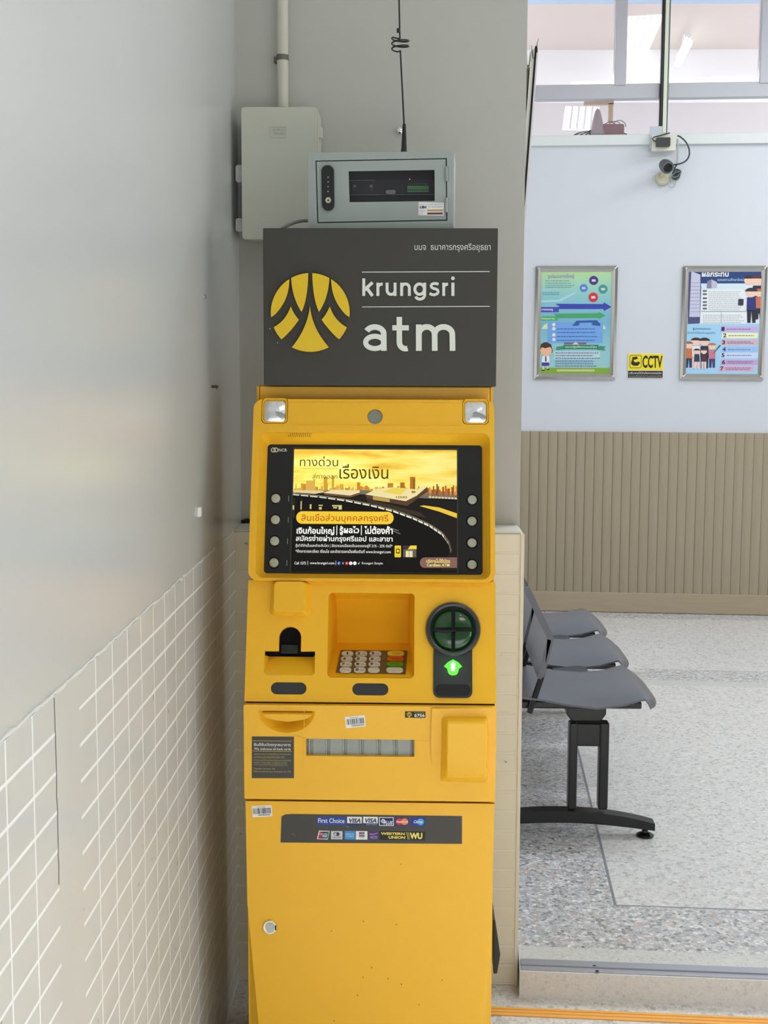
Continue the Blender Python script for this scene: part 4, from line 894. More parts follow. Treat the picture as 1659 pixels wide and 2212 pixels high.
for x0, sub in ((617, 0), (750, 1)):
    GR(x0, 94, x0 + 122, 166, (240, 240, 240)); GR(x0, 148, x0 + 122, 167, (30, 40, 110), .0002); GT('VISA', x0 + 16, 107, x0 + 112, 144, (40, 40, 66), .03, .0006, .25)
    if sub: GT('ELECTRON', x0 + 28, 151, x0 + 114, 164, (160, 170, 210), .01)
GR(883, 97, 1004, 169, (230, 232, 238)); GR(889, 103, 998, 163, (24, 34, 96), .0002); GT('PLUS', 922, 130, 994, 159, (240, 240, 244), .03, .0006, .2)
b.cap(L_, ppoly(L_, [G(893, 130), G(916, 108), G(938, 128), G(916, 152)][::-1], e + .0004), e + .0004, WHITE); GR(914, 106, 918, 154, (24, 34, 96), .0005); GR(893, 128, 938, 132, (24, 34, 96), .0005)
GR(1016, 98, 1133, 170, (44, 40, 116)); GC(1053, 134, 31, (206, 44, 40)); GC(1096, 134, 31, (232, 130, 50), .0004); GT('MasterCard', 1028, 125, 1122, 145, (246, 240, 240), .02)
GR(1149, 100, 1267, 172, (30, 44, 140)); GC(1190, 136, 31, (22, 50, 150)); GC(1228, 136, 31, (70, 160, 220), .0004); GT('Cirrus', 1172, 124, 1244, 148, (240, 244, 250), .02, .0006, .15)
b.cap(L_, ppoly(L_, [G(365, 280), G(455, 283), G(471, 212), G(382, 209)], e), e, WHITE)
for k, c_ in enumerate(((176, 44, 60), (30, 60, 110), (24, 100, 90))): b.cap(L_, ppoly(L_, [G(374 + 26 * k, 276), G(402 + 26 * k, 276), G(414 + 26 * k, 217), G(388 + 26 * k, 217)], e + .0003), e + .0003, pm(c_))
GT('UnionPay', 384, 232, 455, 246, (240, 240, 240), .02); GT('银联', 408, 248, 450, 264, (240, 240, 240), .02)
GR(482, 213, 578, 282, (206, 208, 208)); GC(517, 236, 15, (30, 36, 50)); GC(538, 238, 17, (30, 40, 60), .0002); GC(519, 237, 11, (200, 204, 208), .0005); GT('DINERS CLUB', 497, 258, 566, 266, (50, 60, 90), .0); GT('INTERNATIONAL', 497, 268, 566, 275, (70, 80, 100), .0)
GR(596, 212, 682, 283, (58, 146, 214)); GT('AMERICAN', 602, 232, 677, 246, (190, 224, 244), .01); GT('EXPRESS', 606, 250, 673, 263, (190, 224, 244), .01)
GR(689, 213, 786, 284, (232, 234, 232)); GR(717, 221, 731, 262, (36, 70, 140), .0003, .002); GR(732, 221, 746, 262, (180, 40, 50), .0003, .002); GR(747, 221, 761, 262, (30, 110, 60), .0003, .002); GT('JCB', 719, 238, 759, 250, (240, 240, 240), .03); GT('CARD', 719, 266, 759, 273, (90, 80, 80), .0)
GR(801, 212, 873, 285, (70, 46, 116)); b.cap(L_, ppoly(L_, [G(803, 240), G(835, 244), G(871, 232), G(871, 226), G(835, 237), G(803, 232)], e + .0003), e + .0003, pm((206, 120, 170))); GT('AEON', 806, 252, 868, 276, (170, 160, 210), .01, .0006, .1)
GR(885, 216, 1267, 289, (14, 14, 12)); GT('WESTERN', 897, 224, 1098, 246, (232, 214, 90), .04); GT('UNION', 962, 254, 1100, 278, (232, 214, 90), .04); GT('WU', 1138, 227, 1244, 280, (240, 222, 110), .05)
for k in range(3): b.cap(L_, ppoly(L_, [G(1120 + 8 * k, 284), G(1123 + 8 * k, 284), G(1113 + 8 * k, 222), G(1109 + 8 * k, 222)], e + .0004), e + .0004, pm((196, 180, 80)))
for x, y, w in ((160, 235, 8), (178, 250, 5), (72, 172, 3), (66, 275, 3), (447, 188, 3), (618, 176, 12), (610, 175, 6)): GR(x, y, x + w, y + 3, (190, 186, 180), .0004)
b.build('card_logo_strip', door, label='dark strip of bank card logos')

# inclined upper front
VU = Vector((0, .190, .573)).normalized(); UP = Plane((XC, 2.434, .772), (1, 0, 0), VU)
P = UP
def zy(y, d=0.0): return P.px(800, y, d)[1]
vtop = zy(1255)
kp_hole = [P.px(707, 1464), P.px(893, 1464), P.px(896, 1281), P.px(711, 1281)]
kx0 = P.px(708, 1375)[0]; kx1 = P.px(895, 1375)[0]; kv0 = zy(1464); kv1 = zy(1281)
kh = rrect(kx0, kv0, kx1, kv1, .008, 5)
ax0, ax1 = P.px(602, 1400)[0], P.px(650, 1400)[0]; tx0, tx1 = P.px(571, 1430)[0], P.px(680, 1430)[0]; av = zy(1355); tv = zy(1408); bv = zy(1460); ar_ = (ax1 - ax0) / 2; am = (ax0 + ax1) / 2
rr_ = .004
th_ = [(tx0 + rr_, bv), (tx1 - rr_, bv), (tx1, bv + rr_), (tx1, tv)] + [(ax1, tv)] + [(am + ar_ * math.cos(q), av - ar_ + ar_ * math.sin(q)) for q in [PI * i / 14 for i in range(15)]] + [(ax0, tv), (tx0, tv), (tx0, bv + rr_)]
pills = [prect(P, 585, 1474, 662, 1500, .012), prect(P, 761, 1476, 839, 1502, .012)]
b = MB(); b.plate(P, [rrect(-HWD, .004, HWD, vtop, .002, 2), kh, th_] + pills, -.012, 0, YEL)
fas = b.build('keypad_fascia', ATM, bevel=.001)
b = MB(); b.box((XA + .003, 2.438, .762), (XZ - .003, 2.451, .782), BLACKM); b.build('seam_shade_strip', ATM)  # black strip put in the seam as the shade of the open gap
for q in pills:
    b = MB(); b.plate(P, [q], -.006, -.0015, DGREY); b.build('sensor_window', fas)
# receipt slot pocket
b = MB()
b.plate(P, [rrect(tx0 - .002, bv - .002, tx1 + .002, av + .002, 0)], -.045, -.043, BLACKM)
zz = tv - .008
ti = [(tx0 + .006, bv + .006), (tx1 - .006, bv + .006), (tx1 - .006, zz), (tx0 + .006, zz)]
A_ = [P.pt(tx0, bv, -.0), P.pt(tx1, bv, -.0), P.pt(tx1 - .006, zz, -.030), P.pt(tx0 + .006, zz, -.030)]
b.quad(*A_, YEL2)
b.add([P.pt(tx0, bv, 0), P.pt(tx0 + .006, zz, -.030), P.pt(tx0, zz, 0)], [(0, 1, 2)], YEL2); b.add([P.pt(tx1, bv, 0), P.pt(tx1, zz, 0), P.pt(tx1 - .006, zz, -.030)], [(0, 1, 2)], YEL2)
b.build('receipt_tray', fas, smooth=10)
b = MB(); b.plate(P, [prect(P, 607, 1393, 643, 1412, .001, -.03)], -.040, -.030, mat('slot_dark_green', (20, 30, 22), .5)); b.build('receipt_slot', fas)
# hood above the receipt slot
b = MB(); o1 = prect(P, 584, 1258, 672, 1331, .010, 0); o2 = prect(P, 592, 1256, 658, 1322, .008, .026)
b.loft(P, o2, .026, o1, -.001, YEL); b.cap(P, o2, .026, YEL); b.build('receipt_hood', fas, bevel=.002, seg=3)
# keypad recess
b = MB()
f0 = P.pt(0, kv0, 0); f1 = P.pt(0, kv1, 0)
KB = [Vector((0, f0.y + .002, f0.z)), Vector((0, 2.572, .863)), Vector((0, 2.578, .905)), Vector((0, 2.565, .955)), Vector((0, 2.535, f1.z + .004)), Vector((0, f1.y, f1.z))]
n = len(KB)
ins = [0, .012, .012, .011, .008, 0]
def KX(i, s): return XC + (kx0 + ins[i] if s < 0 else kx1 - ins[i])
vs = []
for i, q in enumerate(KB): vs += [Vector((KX(i, -1), q.y, q.z)), Vector((KX(i, 1), q.y, q.z))]
fs = [(2 * i, 2 * i + 1, 2 * i + 3, 2 * i + 2) for i in range(n - 1)]
b.add(vs, fs, YELR)
b.add([v.copy() for v in vs], [(0, 2, 4, 6, 8, 10), (11, 9, 7, 5, 3, 1)], YELR)
b.build('keypad_recess', fas, smooth=25)
kd = (KB[1] - KB[0]).normalized(); KP_ = Plane((XC, KB[0].y, KB[0].z), (1, 0, 0), kd)
pad = MB(); e = .003; Kq = ppoly(KP_, [(726, 1450.5), (876, 1454), (880, 1405.5), (736, 1404)], e)
KEYPL = mat('keypad_plate', (104, 92, 60), .42, metal=.35); pad.plate(KP_, [Kq], 0, e, KEYPL); pad = pad.build('keypad', fas)
def KK(x, y): return (720 + x / 9.76, 1390 + y / 9.76)
KEYW = mat('key_grey', (204, 200, 184), .4)
cols = [[298, 592, 888, 1318], [283, 582, 875, 1308], [267, 568, 865, 1300], [255, 557, 852, 1293]]; rows = [205, 318, 430, 548]
labs = [['1', '2', '3', 'CLEAR'], ['4', '5', '6', 'CANCEL'], ['7', '8', '9', 'ENTER'], ['', '0', '', '']]; subs = [['', 'ABC', 'DEF', ''], ['GHI', 'JKL', 'MNO', ''], ['PRS', 'TUV', 'WXY', ''], ['', 'QZ', '', '']]
FN = [mat('key_yellow', (226, 190, 60), .4), mat('key_orange', (206, 86, 16), .4), mat('key_green', (72, 150, 14), .4), KEYW]
for i in range(4):
    for j in range(4):
        hw = 124 if j < 3 else 178; x, y = cols[i][j], rows[i]; mm_ = KEYW if j < 3 else FN[i]
        b = MB(); o_ = prect(KP_, *KK(x - hw, y - 47), *KK(x + hw, y + 47), .012, e + .003); b.plate(KP_, [o_], e, e + .003, mm_)
        ee = e + .0033; ink = pm((60, 52, 44))
        if labs[i][j] and j < 3:
            off = 0 if labs[i][j] == '1' else -55
            text(b, KP_, labs[i][j], *KK(x + off - (16 if labs[i][j] == '1' else 32), y - 26), *KK(x + off + (16 if labs[i][j] == '1' else 32), y + 26), ee, ink, .04)
            if subs[i][j]: text(b, KP_, subs[i][j], *KK(x + 12, y + 2), *KK(x + 90, y + 22), ee, pm((120, 112, 100)), .0, 2)
        elif labs[i][j]: text(b, KP_, labs[i][j], *KK(x - 90, y - 12), *KK(x + 90, y + 14), ee, ink, .0, 2)
        b.build('key', pad, label=None if j < 3 or i == 3 else ('yellow clear key', 'orange cancel key', 'green enter key')[i])
# card reader
rc = P.px(978.5, 1360); RPX = P.px(979, 1360)[0] - P.px(978, 1360)[0]
b = MB(); lo = [P.px(936, 1400), P.px(936, 1494)]
ux0, ux1 = P.px(936, 1450)[0], P.px(1020, 1450)[0]; vb_ = zy(1506)
o_ = rrect(ux0, vb_, ux1, rc[1], .012, 6)
b.plate(P, [o_], -.001, .004, DGREY); 
reader = b.build('card_reader', ATM, bevel=.0015)
b = MB(); b.lathe(P.pt(*rc, 0), P.n, [(-.001, 59.5 * RPX), (.006, 59.5 * RPX), (.012, 57 * RPX), (.0135, 53 * RPX), (.0125, 49.5 * RPX), (.004, 48.5 * RPX)], mat('reader_ring', (50, 52, 54), .28), 64); b.build('reader_ring', reader)
GRN = mat('reader_green', (6, 62, 14), .12, coat=.5); GRN2 = mat('reader_green_dark', (3, 26, 8), .2)
b = MB(); b.lathe(P.pt(*rc, .004), P.n, [(0, 49 * RPX), (.002, 49 * RPX)], GRN2, 48)
seg = 12
for qx, qy in ((1, 1), (-1, 1), (-1, -1), (1, -1)):
    R_ = 44 * RPX; g0 = 4.2 * RPX; vs = []; 
    for i in range(7):
        for k in range(seg + 1):
            f = i / 6; q = (PI / 2) * k / seg; r_ = R_ * f
            x = g0 + r_ * math.cos(q) * .92; y = g0 + r_ * math.sin(q) * .92
            dd = .0065 + .012 * (1 - f ** 2) ** .5 * (1 if True else 0) + .002
            if i == 6: dd = .005
            vs.append(P.pt(rc[0] + qx * x, rc[1] + qy * y - 2 * RPX, dd))
    fs = []
    for i in range(6):
        for k in range(seg):
            a = i * (seg + 1) + k; f_ = (a, a + seg + 1, a + seg + 2, a + 1); fs.append(f_ if qx * qy > 0 else tuple(reversed(f_)))
    b.add(vs, fs, GRN)
    for edge in ([i * (seg + 1) for i in range(7)], [i * (seg + 1) + seg for i in range(7)]):
        base = [v - P.n * ((v - P.o).dot(P.n) - .005) for v in (vs[i] for i in edge)]
        vv = [vs[i] for i in edge] + base; b.add(vv, [(i, i + 1, 8 + i, 7 + i) for i in range(6)], GRN2)
b.build('reader_bezel', reader, label='glossy green translucent card mouth', smooth=50)
b = MB(); b.plate(P, [[(rc[0] + x * RPX, rc[1] + y * RPX) for x, y in ((-40, -9), (40, -5), (40, 1), (-40, 3))]], .0065, .0165, BLACKM); b.plate(P, [[(rc[0] + x * RPX, rc[1] + y * RPX) for x, y in [(-38, -4)] + [(-38 + 2.7 * i, -5 - 6 * math.sin(PI * i / 16)) for i in range(17)] + [(5, -4)]]], .010, .021, BLACK)
b.build('card_slot', reader)
b = MB(); b.plate(P, [prect(P, 940, 1478.5, 1017, 1503.5, .011, .0045)], .004, .0052, BLACK); b.build('reader_foot', reader, bevel=.0005)
GE = emit('arrow_green', (96, 255, 70), 1.6); GE2 = emit('arrow_core', (190, 255, 210), 2.0)
b = MB(); ac = P.px(978.5, 1441); 
ar1 = [(-8, -16), (-3, -18), (3, -18), (8, -16), (11, -11), (12.5, -4), (19.5, 1), (11, 10), (0, 16), (-11, 10), (-19.5, 1), (-12.5, -4), (-11, -11)]
b.plate(P, [[(ac[0] + x * RPX, ac[1] + y * RPX) for x, y in ar1]], .004, .0052, GE); b.cap(P, [(ac[0] + x * RPX, ac[1] + y * RPX) for x, y in ((-4, -9), (4, -9), (5, 6), (0, 12), (-5, 6))], .0055, GE2); b.build('arrow_light', reader, label='glowing green arrow light')
pl = bpy.data.lights.new('arrow_glow', 'POINT'); pl.energy = .025; pl.color = (.3, 1, .25); pl.shadow_soft_size = .01; po = bpy.data.objects.new('arrow_glow', pl); COL.objects.link(po); po.location = P.pt(ac[0], ac[1], .012)

# screen surround
dB = .014
v0 = zy(1256, dB); v1 = zy(863, dB)
oB = rrect(-HWD + .001, v0, HWD - .001, v1, .020, 8)
rim = [P.px(*q, dB) for q in ((551, 1252), (1060, 1254), (1056, 936), (561, 934))]
rimr = rrect(P.px(556, 1100, dB)[0], zy(1250, dB), P.px(1059, 1100, dB)[0], zy(935, dB), .016, 8)
mir = []
for cx in (593.5, 1027.5): mir.append(prect(P, cx - 28.5, 862 if cx > 800 else 860, cx + 28.5, 917 if cx > 800 else 915, .009, dB, 8))
lens_h = circ(*P.px(810, 900, dB), 17 * RPX, 36)
b = MB(); b.plate(P, [oB, rimr] + mir + [lens_h], dB - .012, dB, YEL)
b.loft(P, [(u_ * .992, v_) for u_, v_ in oB], -.004, oB, dB - .002, YEL)
bez = b.build('screen_surround', ATM, bevel=.003, seg=3)
dS = -.022
inr = rrect(P.px(574, 1100, dS)[0], zy(1240, dS), P.px(1042, 1100, dS)[0], zy(961, dS), .007, 8)
b = MB(); b.loft(P, rimr, dB - .003, inr, dS, YEL, hole=True); b.build('screen_recess', bez, smooth=50)
b = MB(); b.plate(P, [prect(P, 625, 869.5, 995, 870.5, 0, dB)], dB - .001, dB + .0012, YEL); b.build('ridge', bez, bevel=.0004); b = MB(); b.plate(P, [prect(P, 628, 918, 1000, 919, 0, dB)], dB - .001, dB + .0012, YEL); b.build('ridge', bez, bevel=.0004)
for k, q in enumerate(mir):
    cu = sum(x for x, y in q) / len(q); cv = sum(y for x, y in q) / len(q)
    b = MB(); inn = [(cu + (x - cu) * .955, cv + (y - cv) * .955) for x, y in q]; in2 = [(cu + (x - cu) * .88, cv + (y - cv) * .88) for x, y in q]
    b.plate(P, [inn, in2], dB - .012, dB + .0008, YEL); b.build('mirror_surround', bez, bevel=.0008)
    b = MB(); rings = []; NR = 10; vs = []; fs = []; nq = len(q)
    for i in range(NR + 1):
        f = i / NR
        for x, y in in2:
            dx, dy = (x - cu) * f * .985, (y - cv) * f * .985; rr2 = (dx * dx + dy * dy)
            vs.append(P.pt(cu + dx, cv + dy, dB + .004 - rr2 * 9.0))
    for i in range(NR):
        for k2 in range(nq): a = i * nq + k2; bq = i * nq + (k2 + 1) % nq; fs.append((a, a + nq, bq + nq, bq))
    b.add(vs, fs, mat('mirror', (238, 240, 242), .03, metal=1)); b.build('convex_mirror', bez, smooth=80)
b = MB(); lc = P.px(810, 900, dB); b.plate(P, [circ(*lc, 16.2 * RPX, 36)], dB - .010, dB - .003, mat('camera_window', (132, 138, 128), .12)); b.build('camera_window', bez)
b = MB(); MG = mat('speaker_hole', (70, 40, 6), .8)
for r_ in range(3):
    for k in range(11):
        u_, v_ = P.px(625 + k * 4.6 - (r_ - 1) * 1.4 + (0 if r_ % 2 == 0 else -2), 936.5 + r_ * 2.9, dB)
        # the grille lies on the sloping top wall of the recess
        f_ = (rimr[8][1] - v_) / max(1e-4, (rimr[8][1] - inr[8][1])); dd = dB - .003 + (dS - dB) * max(0, f_) * .55
        b.plate(P, [circ(u_, v_, .00085, 6)], dd, dd + .0012, MG)
b.build('speaker_grille', bez)
# display unit
SB = mat('display_black', (16, 17, 17), .32)
b = MB(); b.plate(P, [inr], dS - .004, dS, SB); disp = b.build('display_panel', ATM)
b = MB(); b.plate(P, [prect(P, 628.5, 967.5, 990, 1238, .002, dS + .002), prect(P, 632, 971, 987, 1236.5, .001, dS + .002)], dS, dS + .003, mat('screen_frame', (52, 50, 38), .4)); b.build('screen_frame', disp)
e = dS + .0006
def Q(x, y): return (560 + x / 3.318, 950 + y / 3.318)
b = MB()
sky = bpy.data.materials.new('screen_sunset'); sky.use_nodes = True; nt = sky.node_tree; bs = nt.nodes['Principled BSDF']; bs.inputs['Base Color'].default_value = (.01, .01, .01, 1); bs.inputs['Specular IOR Level'].default_value = .1
g_ = nt.nodes.new('ShaderNodeNewGeometry'); mp = nt.nodes.new('ShaderNodeMapping'); mp.inputs['Scale'].default_value = (9, 30, 55); nt.links.new(g_.outputs['Position'], mp.inputs[0])
no = nt.nodes.new('ShaderNodeTexNoise'); no.inputs['Scale'].default_value = 1; no.inputs['Detail'].default_value = 5; nt.links.new(mp.outputs[0], no.inputs['Vector'])
cr = nt.nodes.new('ShaderNodeValToRGB'); ee_ = cr.color_ramp.elements; ee_[0].position = .32; ee_[0].color = (*lin((232, 182, 62)), 1); ee_[1].position = .62; ee_[1].color = (*lin((255, 246, 150)), 1); x = ee_.new(.46); x.color = (*lin((252, 226, 104)), 1)
nt.links.new(no.outputs['Fac'], cr.inputs[0])
s_ = nt.nodes.new('ShaderNodeSeparateXYZ'); nt.links.new(g_.outputs['Position'], s_.inputs[0]); mr = nt.nodes.new('ShaderNodeMapRange')
mr.inputs['From Min'].default_value = XC - .16; mr.inputs['From Max'].default_value = XC + .16; nt.links.new(s_.outputs['X'], mr.inputs['Value'])
mxx = nt.nodes.new('ShaderNodeMix'); mxx.data_type = 'RGBA'; mxx.inputs[6].default_value = (1.25, 1.25, 1.15, 1); mxx.inputs[7].default_value = (.98, .92, .8, 1); nt.links.new(mr.outputs[0], mxx.inputs[0])
mm2 = nt.nodes.new('ShaderNodeMix'); mm2.data_type = 'RGBA'; mm2.blend_type = 'MULTIPLY'; mm2.inputs[0].default_value = 1; nt.links.new(cr.outputs[0], mm2.inputs[6]); nt.links.new(mxx.outputs[2], mm2.inputs[7])
nt.links.new(mm2.outputs[2], bs.inputs['Emission Color']); bs.inputs['Emission Strength'].default_value = 1.0
def em(rgb, s=1.0): return emit('screen_%d_%d_%d' % rgb, rgb, s)
def SP(pts, rgb, k=0, s=1.0):
    q = ppoly(P, [Q(*p) for p in pts], e + k * .00025)
    b.cap(P, q, e + k * .00025, em(rgb, s))
def SR(x0, y0, x1, y1, rgb, k=0, r=0.0): b.cap(P, prect(P, *Q(x0, y0), *Q(x1, y1), r, e + k * .00025), e + k * .00025, em(rgb))
def ST(s, x0, y0, x1, y1, rgb, bold=0.0, k=12, it=0): text(b, P, s, *Q(x0, y0), *Q(x1, y1), e + k * .00025, em(rgb), bold, italic=it)
b.cap(P, prect(P, 631, 970, 988, 1100, 0, e), e, sky)
SP([(236, 390), (1420, 400), (1418, 950), (225, 945)], (22, 21, 20), 1)
rd = random.Random(31)
x = 250
while x < 1200:   # skyline
    w = rd.uniform(9, 26); h = rd.uniform(8, 42) * (1.2 if 700 > x else .8); c_ = rd.choice(((222, 162, 50), (206, 144, 44), (236, 176, 70))); SR(x, 362 - h, x + w, 372, c_, 1); x += w * rd.uniform(.8, 1.6)
for x0, x1, y0, c_ in ((335, 400, 292, (226, 178, 84)), (462, 488, 265, (214, 160, 62)), (520, 536, 258, (216, 160, 60)), (700, 724, 305, (206, 140, 44)), (1080, 1118, 266, (184, 120, 44)), (1100, 1118, 280, (150, 96, 40)), (920, 960, 310, (196, 132, 50)), (1010, 1042, 306, (176, 112, 44)), (575, 604, 318, (222, 168, 70))): SR(x0, y0, x1, 366, c_, 2)
x = 1190
while x < 1418:
    w = rd.uniform(6, 15); h = rd.uniform(20, 66); SR(x, 392 - h, x + w, 400, rd.choice(((190, 110, 44), (160, 90, 40), (220, 150, 70))), 2); x += w * .9
SR(1270, 318, 1280, 396, (120, 66, 30), 3)
# elevated road
SP([(236, 372), (700, 395), (1200, 420), (1418, 420), (1418, 395), (1190, 380), (700, 360), (236, 360)][::-1], (120, 112, 100), 2)
SP([(232, 395), (600, 430), (900, 480), (1130, 560), (1300, 660), (1370, 780), (1340, 860), (1300, 940), (1418, 940), (1418, 440), (1200, 420), (700, 388), (236, 378)][::-1], (34, 31, 28), 3)
rail = [(232, 388), (430, 406), (620, 432), (800, 466), (960, 506), (1100, 556), (1220, 610), (1310, 670), (1360, 740), (1375, 800)]
def along(t):
    t = t * (len(rail) - 1); i = min(int(t), len(rail) - 2); f = t - i; return (rail[i][0] * (1 - f) + rail[i + 1][0] * f, rail[i][1] * (1 - f) + rail[i + 1][1] * f)
for k in range(27):
    t0, t1 = k / 27, (k + .82) / 27; a, c = along(t0), along(t1); th0 = 7 + 11 * t0; th1 = 7 + 11 * t1
    c_ = (236, 232, 214) if k < 22 else (170, 150, 120)
    SP([(a[0], a[1] + th0), (c[0], c[1] + th1), (c[0], c[1]), (a[0], a[1])], c_, 5)
for k in range(26):
    t0, t1 = k / 26, (k + 1) / 26; a, c = along(t0), along(t1); SP([(a[0] + 4, a[1] - 3), (c[0] + 4, c[1] - 3), (c[0] + 4, c[1] - 7), (a[0] + 4, a[1] - 7)], (170, 156, 116), 4)
for k in range(9): SP([(1215 + 23 * k, 417 + k * 1.2), (1233 + 23 * k, 418 + k * 1.2), (1233 + 23 * k, 405 + k * 1.2), (1215 + 23 * k, 404 + k * 1.2)], (226, 206, 170), 5)
SP([(1150, 475), (1290, 515), (1418, 562), (1418, 528), (1290, 485), (1180, 470)], (238, 200, 66), 5)
SP([(800, 470), (1200, 560), (1150, 520), (900, 455), (760, 420)], (60, 52, 42), 4)
# banknote bundles
SP([(236, 376), (400, 388), (470, 372), (450, 362), (236, 360)], (226, 208, 150), 6); SP([(460, 380), (650, 400), (720, 378), (720, 362), (520, 358)], (238, 222, 170), 7); SP([(460, 380), (650, 400), (720, 378), (722, 392), (650, 414), (470, 396)][::-1], (110, 84, 54), 6)
SP([(760, 392), (1050, 440), (1130, 400), (1205, 336), (1190, 328), (1130, 356), (960, 340), (840, 352)], (240, 226, 164), 8)
SP([(880, 372), (1010, 396), (1060, 352), (965, 342)], (240, 212, 90), 9)
SP([(760, 392), (1050, 440), (1130, 400), (1205, 336), (1205, 372), (1060, 474), (770, 420)][::-1], (90, 66, 48), 7); SP([(815, 402), (935, 424), (935, 448), (815, 430)][::-1], (190, 156, 90), 8)
SP([(1105 + 16 * math.cos(q), 374 + 9 * math.sin(q)) for q in [-i * PI / 8 for i in range(16)]], (180, 130, 70), 10); ST('1000', 980, 404, 1060, 420, (150, 110, 80), .02)
for x, y, w, h in ((362, 462, 12, 34), (425, 466, 30, 8), (428, 482, 20, 18), (522, 468, 70, 10), (530, 482, 28, 10), (568, 478, 24, 22), (296, 440, 8, 60), (236, 470, 14, 30)): SR(x, y, x + w, y + h, (214, 200, 130), 5)
for x, w, h in ((300, 6, 150), (245, 8, 140)): SR(x, 420, x + w, 420 + h, (60, 52, 40), 4)
ST('ทางด่วน', 292, 118, 565, 190, (84, 72, 10)); SP([(308, 208), (568, 206), (568, 202), (308, 204)], (232, 186, 40), 8)
ST('สู่ทางออก', 382, 240, 560, 292, (96, 84, 20)); ST('เรื่องเงิน', 575, 175, 925, 280, (80, 70, 10), .004)
SR(265, 514, 963, 604, (246, 206, 60), 8, .012); ST('สินเชื่อส่วนบุคคลกรุงศรี', 302, 530, 925, 598, (184, 84, 20), .004)
ST('เงินก้อนใหญ่', 268, 622, 538, 684, (255, 255, 246), .03); ST('รู้ผลไว', 575, 618, 716, 684, (255, 255, 246), .03); ST('ไม่ต้องค้ำ', 752, 618, 957, 676, (255, 255, 246), .03)
SR(553, 614, 559, 684, (250, 250, 240), 8); SR(729, 614, 735, 684, (250, 250, 240), 8)
ST('สมัครง่ายผ่านกรุงศรีแอป และสาขา', 262, 684, 956, 740, (255, 255, 246), .02)
ST('กู้เท่าที่จำเป็นและชำระคืนไหว | อัตราดอกเบี้ยลดต้นลดดอกอยู่ที่ 21% - 25% ต่อปี*', 260, 746, 955, 776, (236, 236, 226), .01)
ST('*ศึกษารายละเอียด เงื่อนไข และอัตราดอกเบี้ยเพิ่มเติมที่ www.krungsri.com', 260, 786, 943, 818, (236, 236, 226), .01)
ST('Call 1572', 252, 874, 335, 894, (240, 240, 236), .01); SR(346, 868, 349, 898, (230, 230, 230), 8); ST('www.krungsri.com', 362, 874, 538, 898, (240, 240, 236), .01); SR(547, 868, 550, 898, (230, 230, 230), 8)
for x, c_ in ((571, (40, 84, 180)), (627, (196, 40, 50)), (656, (236, 236, 236)), (685, (244, 244, 244))): SP([(x + 13 * math.cos(q), 885 + 13 * math.sin(q)) for q in [-i * PI / 8 for i in range(16)]], c_, 8)
ST('f', 567, 877, 575, 894, (240, 240, 250), .02); ST('X', 594, 878, 606, 892, (236, 236, 236), .02); SP([(623, 890), (634, 885), (623, 879)][::-1][::-1], (244, 244, 244), 10); ST('d', 708, 876, 720, 893, (230, 230, 230), .01, it=.3)
ST('Krungsri Simple', 735, 876, 886, 898, (226, 226, 222), .008)
SR(970, 758, 1016, 842, (240, 206, 50), 6, .0015); SR(980, 780, 1008, 815, (60, 50, 20), 8, .002); SR(985, 786, 1003, 808, (240, 206, 50), 10, .002)
SR(1030, 758, 1128, 784, (60, 58, 56), 6); SP([(1064, 784), (1128, 784), (1128, 758), (1084, 758)], (240, 216, 60), 8); SR(1032, 786, 1125, 842, (120, 116, 108), 6); SR(1050, 797, 1098, 841, (236, 224, 170), 8); SR(1072, 797, 1076, 841, (150, 140, 110), 10)
for k in range(5): SR(1034 + k * 4, 786, 1036 + k * 4, 842, (70, 66, 60), 8); SR(1104 + k * 4, 786, 1106 + k * 4, 842, (70, 66, 60), 8)
SP([(1418, 918), (1418, 843), (1185, 843)] + [(1185 - 34 * math.sin(q), 881 - 37.5 * math.cos(q)) for q in [PI * i / 10 for i in range(1, 10)]] + [(1185, 918)], (136, 100, 92), 6)
ST('บริการไม่ใช้บัตร', 1198, 853, 1368, 882, (250, 236, 130), .015); ST('Cardless ATM', 1202, 887, 1364, 908, (250, 236, 130), .015)
for x0, y0, x1, y1 in ((940, 630, 1000, 632), (960, 650, 1012, 655)): SP([(x0, y0 + 5), (x1, y1 + 22), (x1, y1 + 18), (x0, y0)], (150, 146, 130), 5)
b.build('screen_image', disp, label='lit screen advert in yellow and black', smooth=5)
# function keys
FK = mat('function_key', (172, 178, 160), .25)
for col in ([(596, 1077), (595, 1123), (593.5, 1169), (592, 1216)], [(1020, 1080), (1019.5, 1126), (1019.5, 1173), (1019.5, 1220)]):
    for (x, y) in col:
        u_, v_ = P.px(x, y, dS); b = MB(); c = P.pt(u_, v_, dS)
        b.lathe(c, P.n, [(-.001, 13.2 * RPX), (.001, 13.2 * RPX), (.002, 12 * RPX), (.001, 11 * RPX)], mat('key_ring', (10, 10, 10), .25), 32)
        b.lathe(c, P.n, [(.0005, 10.3 * RPX), (.003, 10 * RPX), (.0045, 8 * RPX), (.0052, 5 * RPX), (.0054, 1 * RPX)], FK, 32); b.build('function_button', disp)
        s = 1 if x < 800 else -1; b = MB(); b.plate(P, [prect(P, *(sorted((x + s * 27, x + s * 28.4))[:1] + [y - 6]), *(sorted((x + s * 27, x + s * 28.4))[1:] + [y + 6]), 0, dS)], dS, dS + .0005, pm((150, 150, 146)) if s > 0 else BLK); b.build('key_marker', disp)
# maker's mark at the display corner
b = MB()
for cx in (590.5, 596): b.plate(P, [circ(*P.px(cx, 972, dS), 5.6 * RPX, 24), circ(*P.px(cx, 972, dS), 3.8 * RPX, 24)], dS, dS + .0004, WM_)
text(b, P, 'NCR', 602, 969, 620, 975.5, dS + .0005, WM_, .02); b.build('maker_logo', disp)
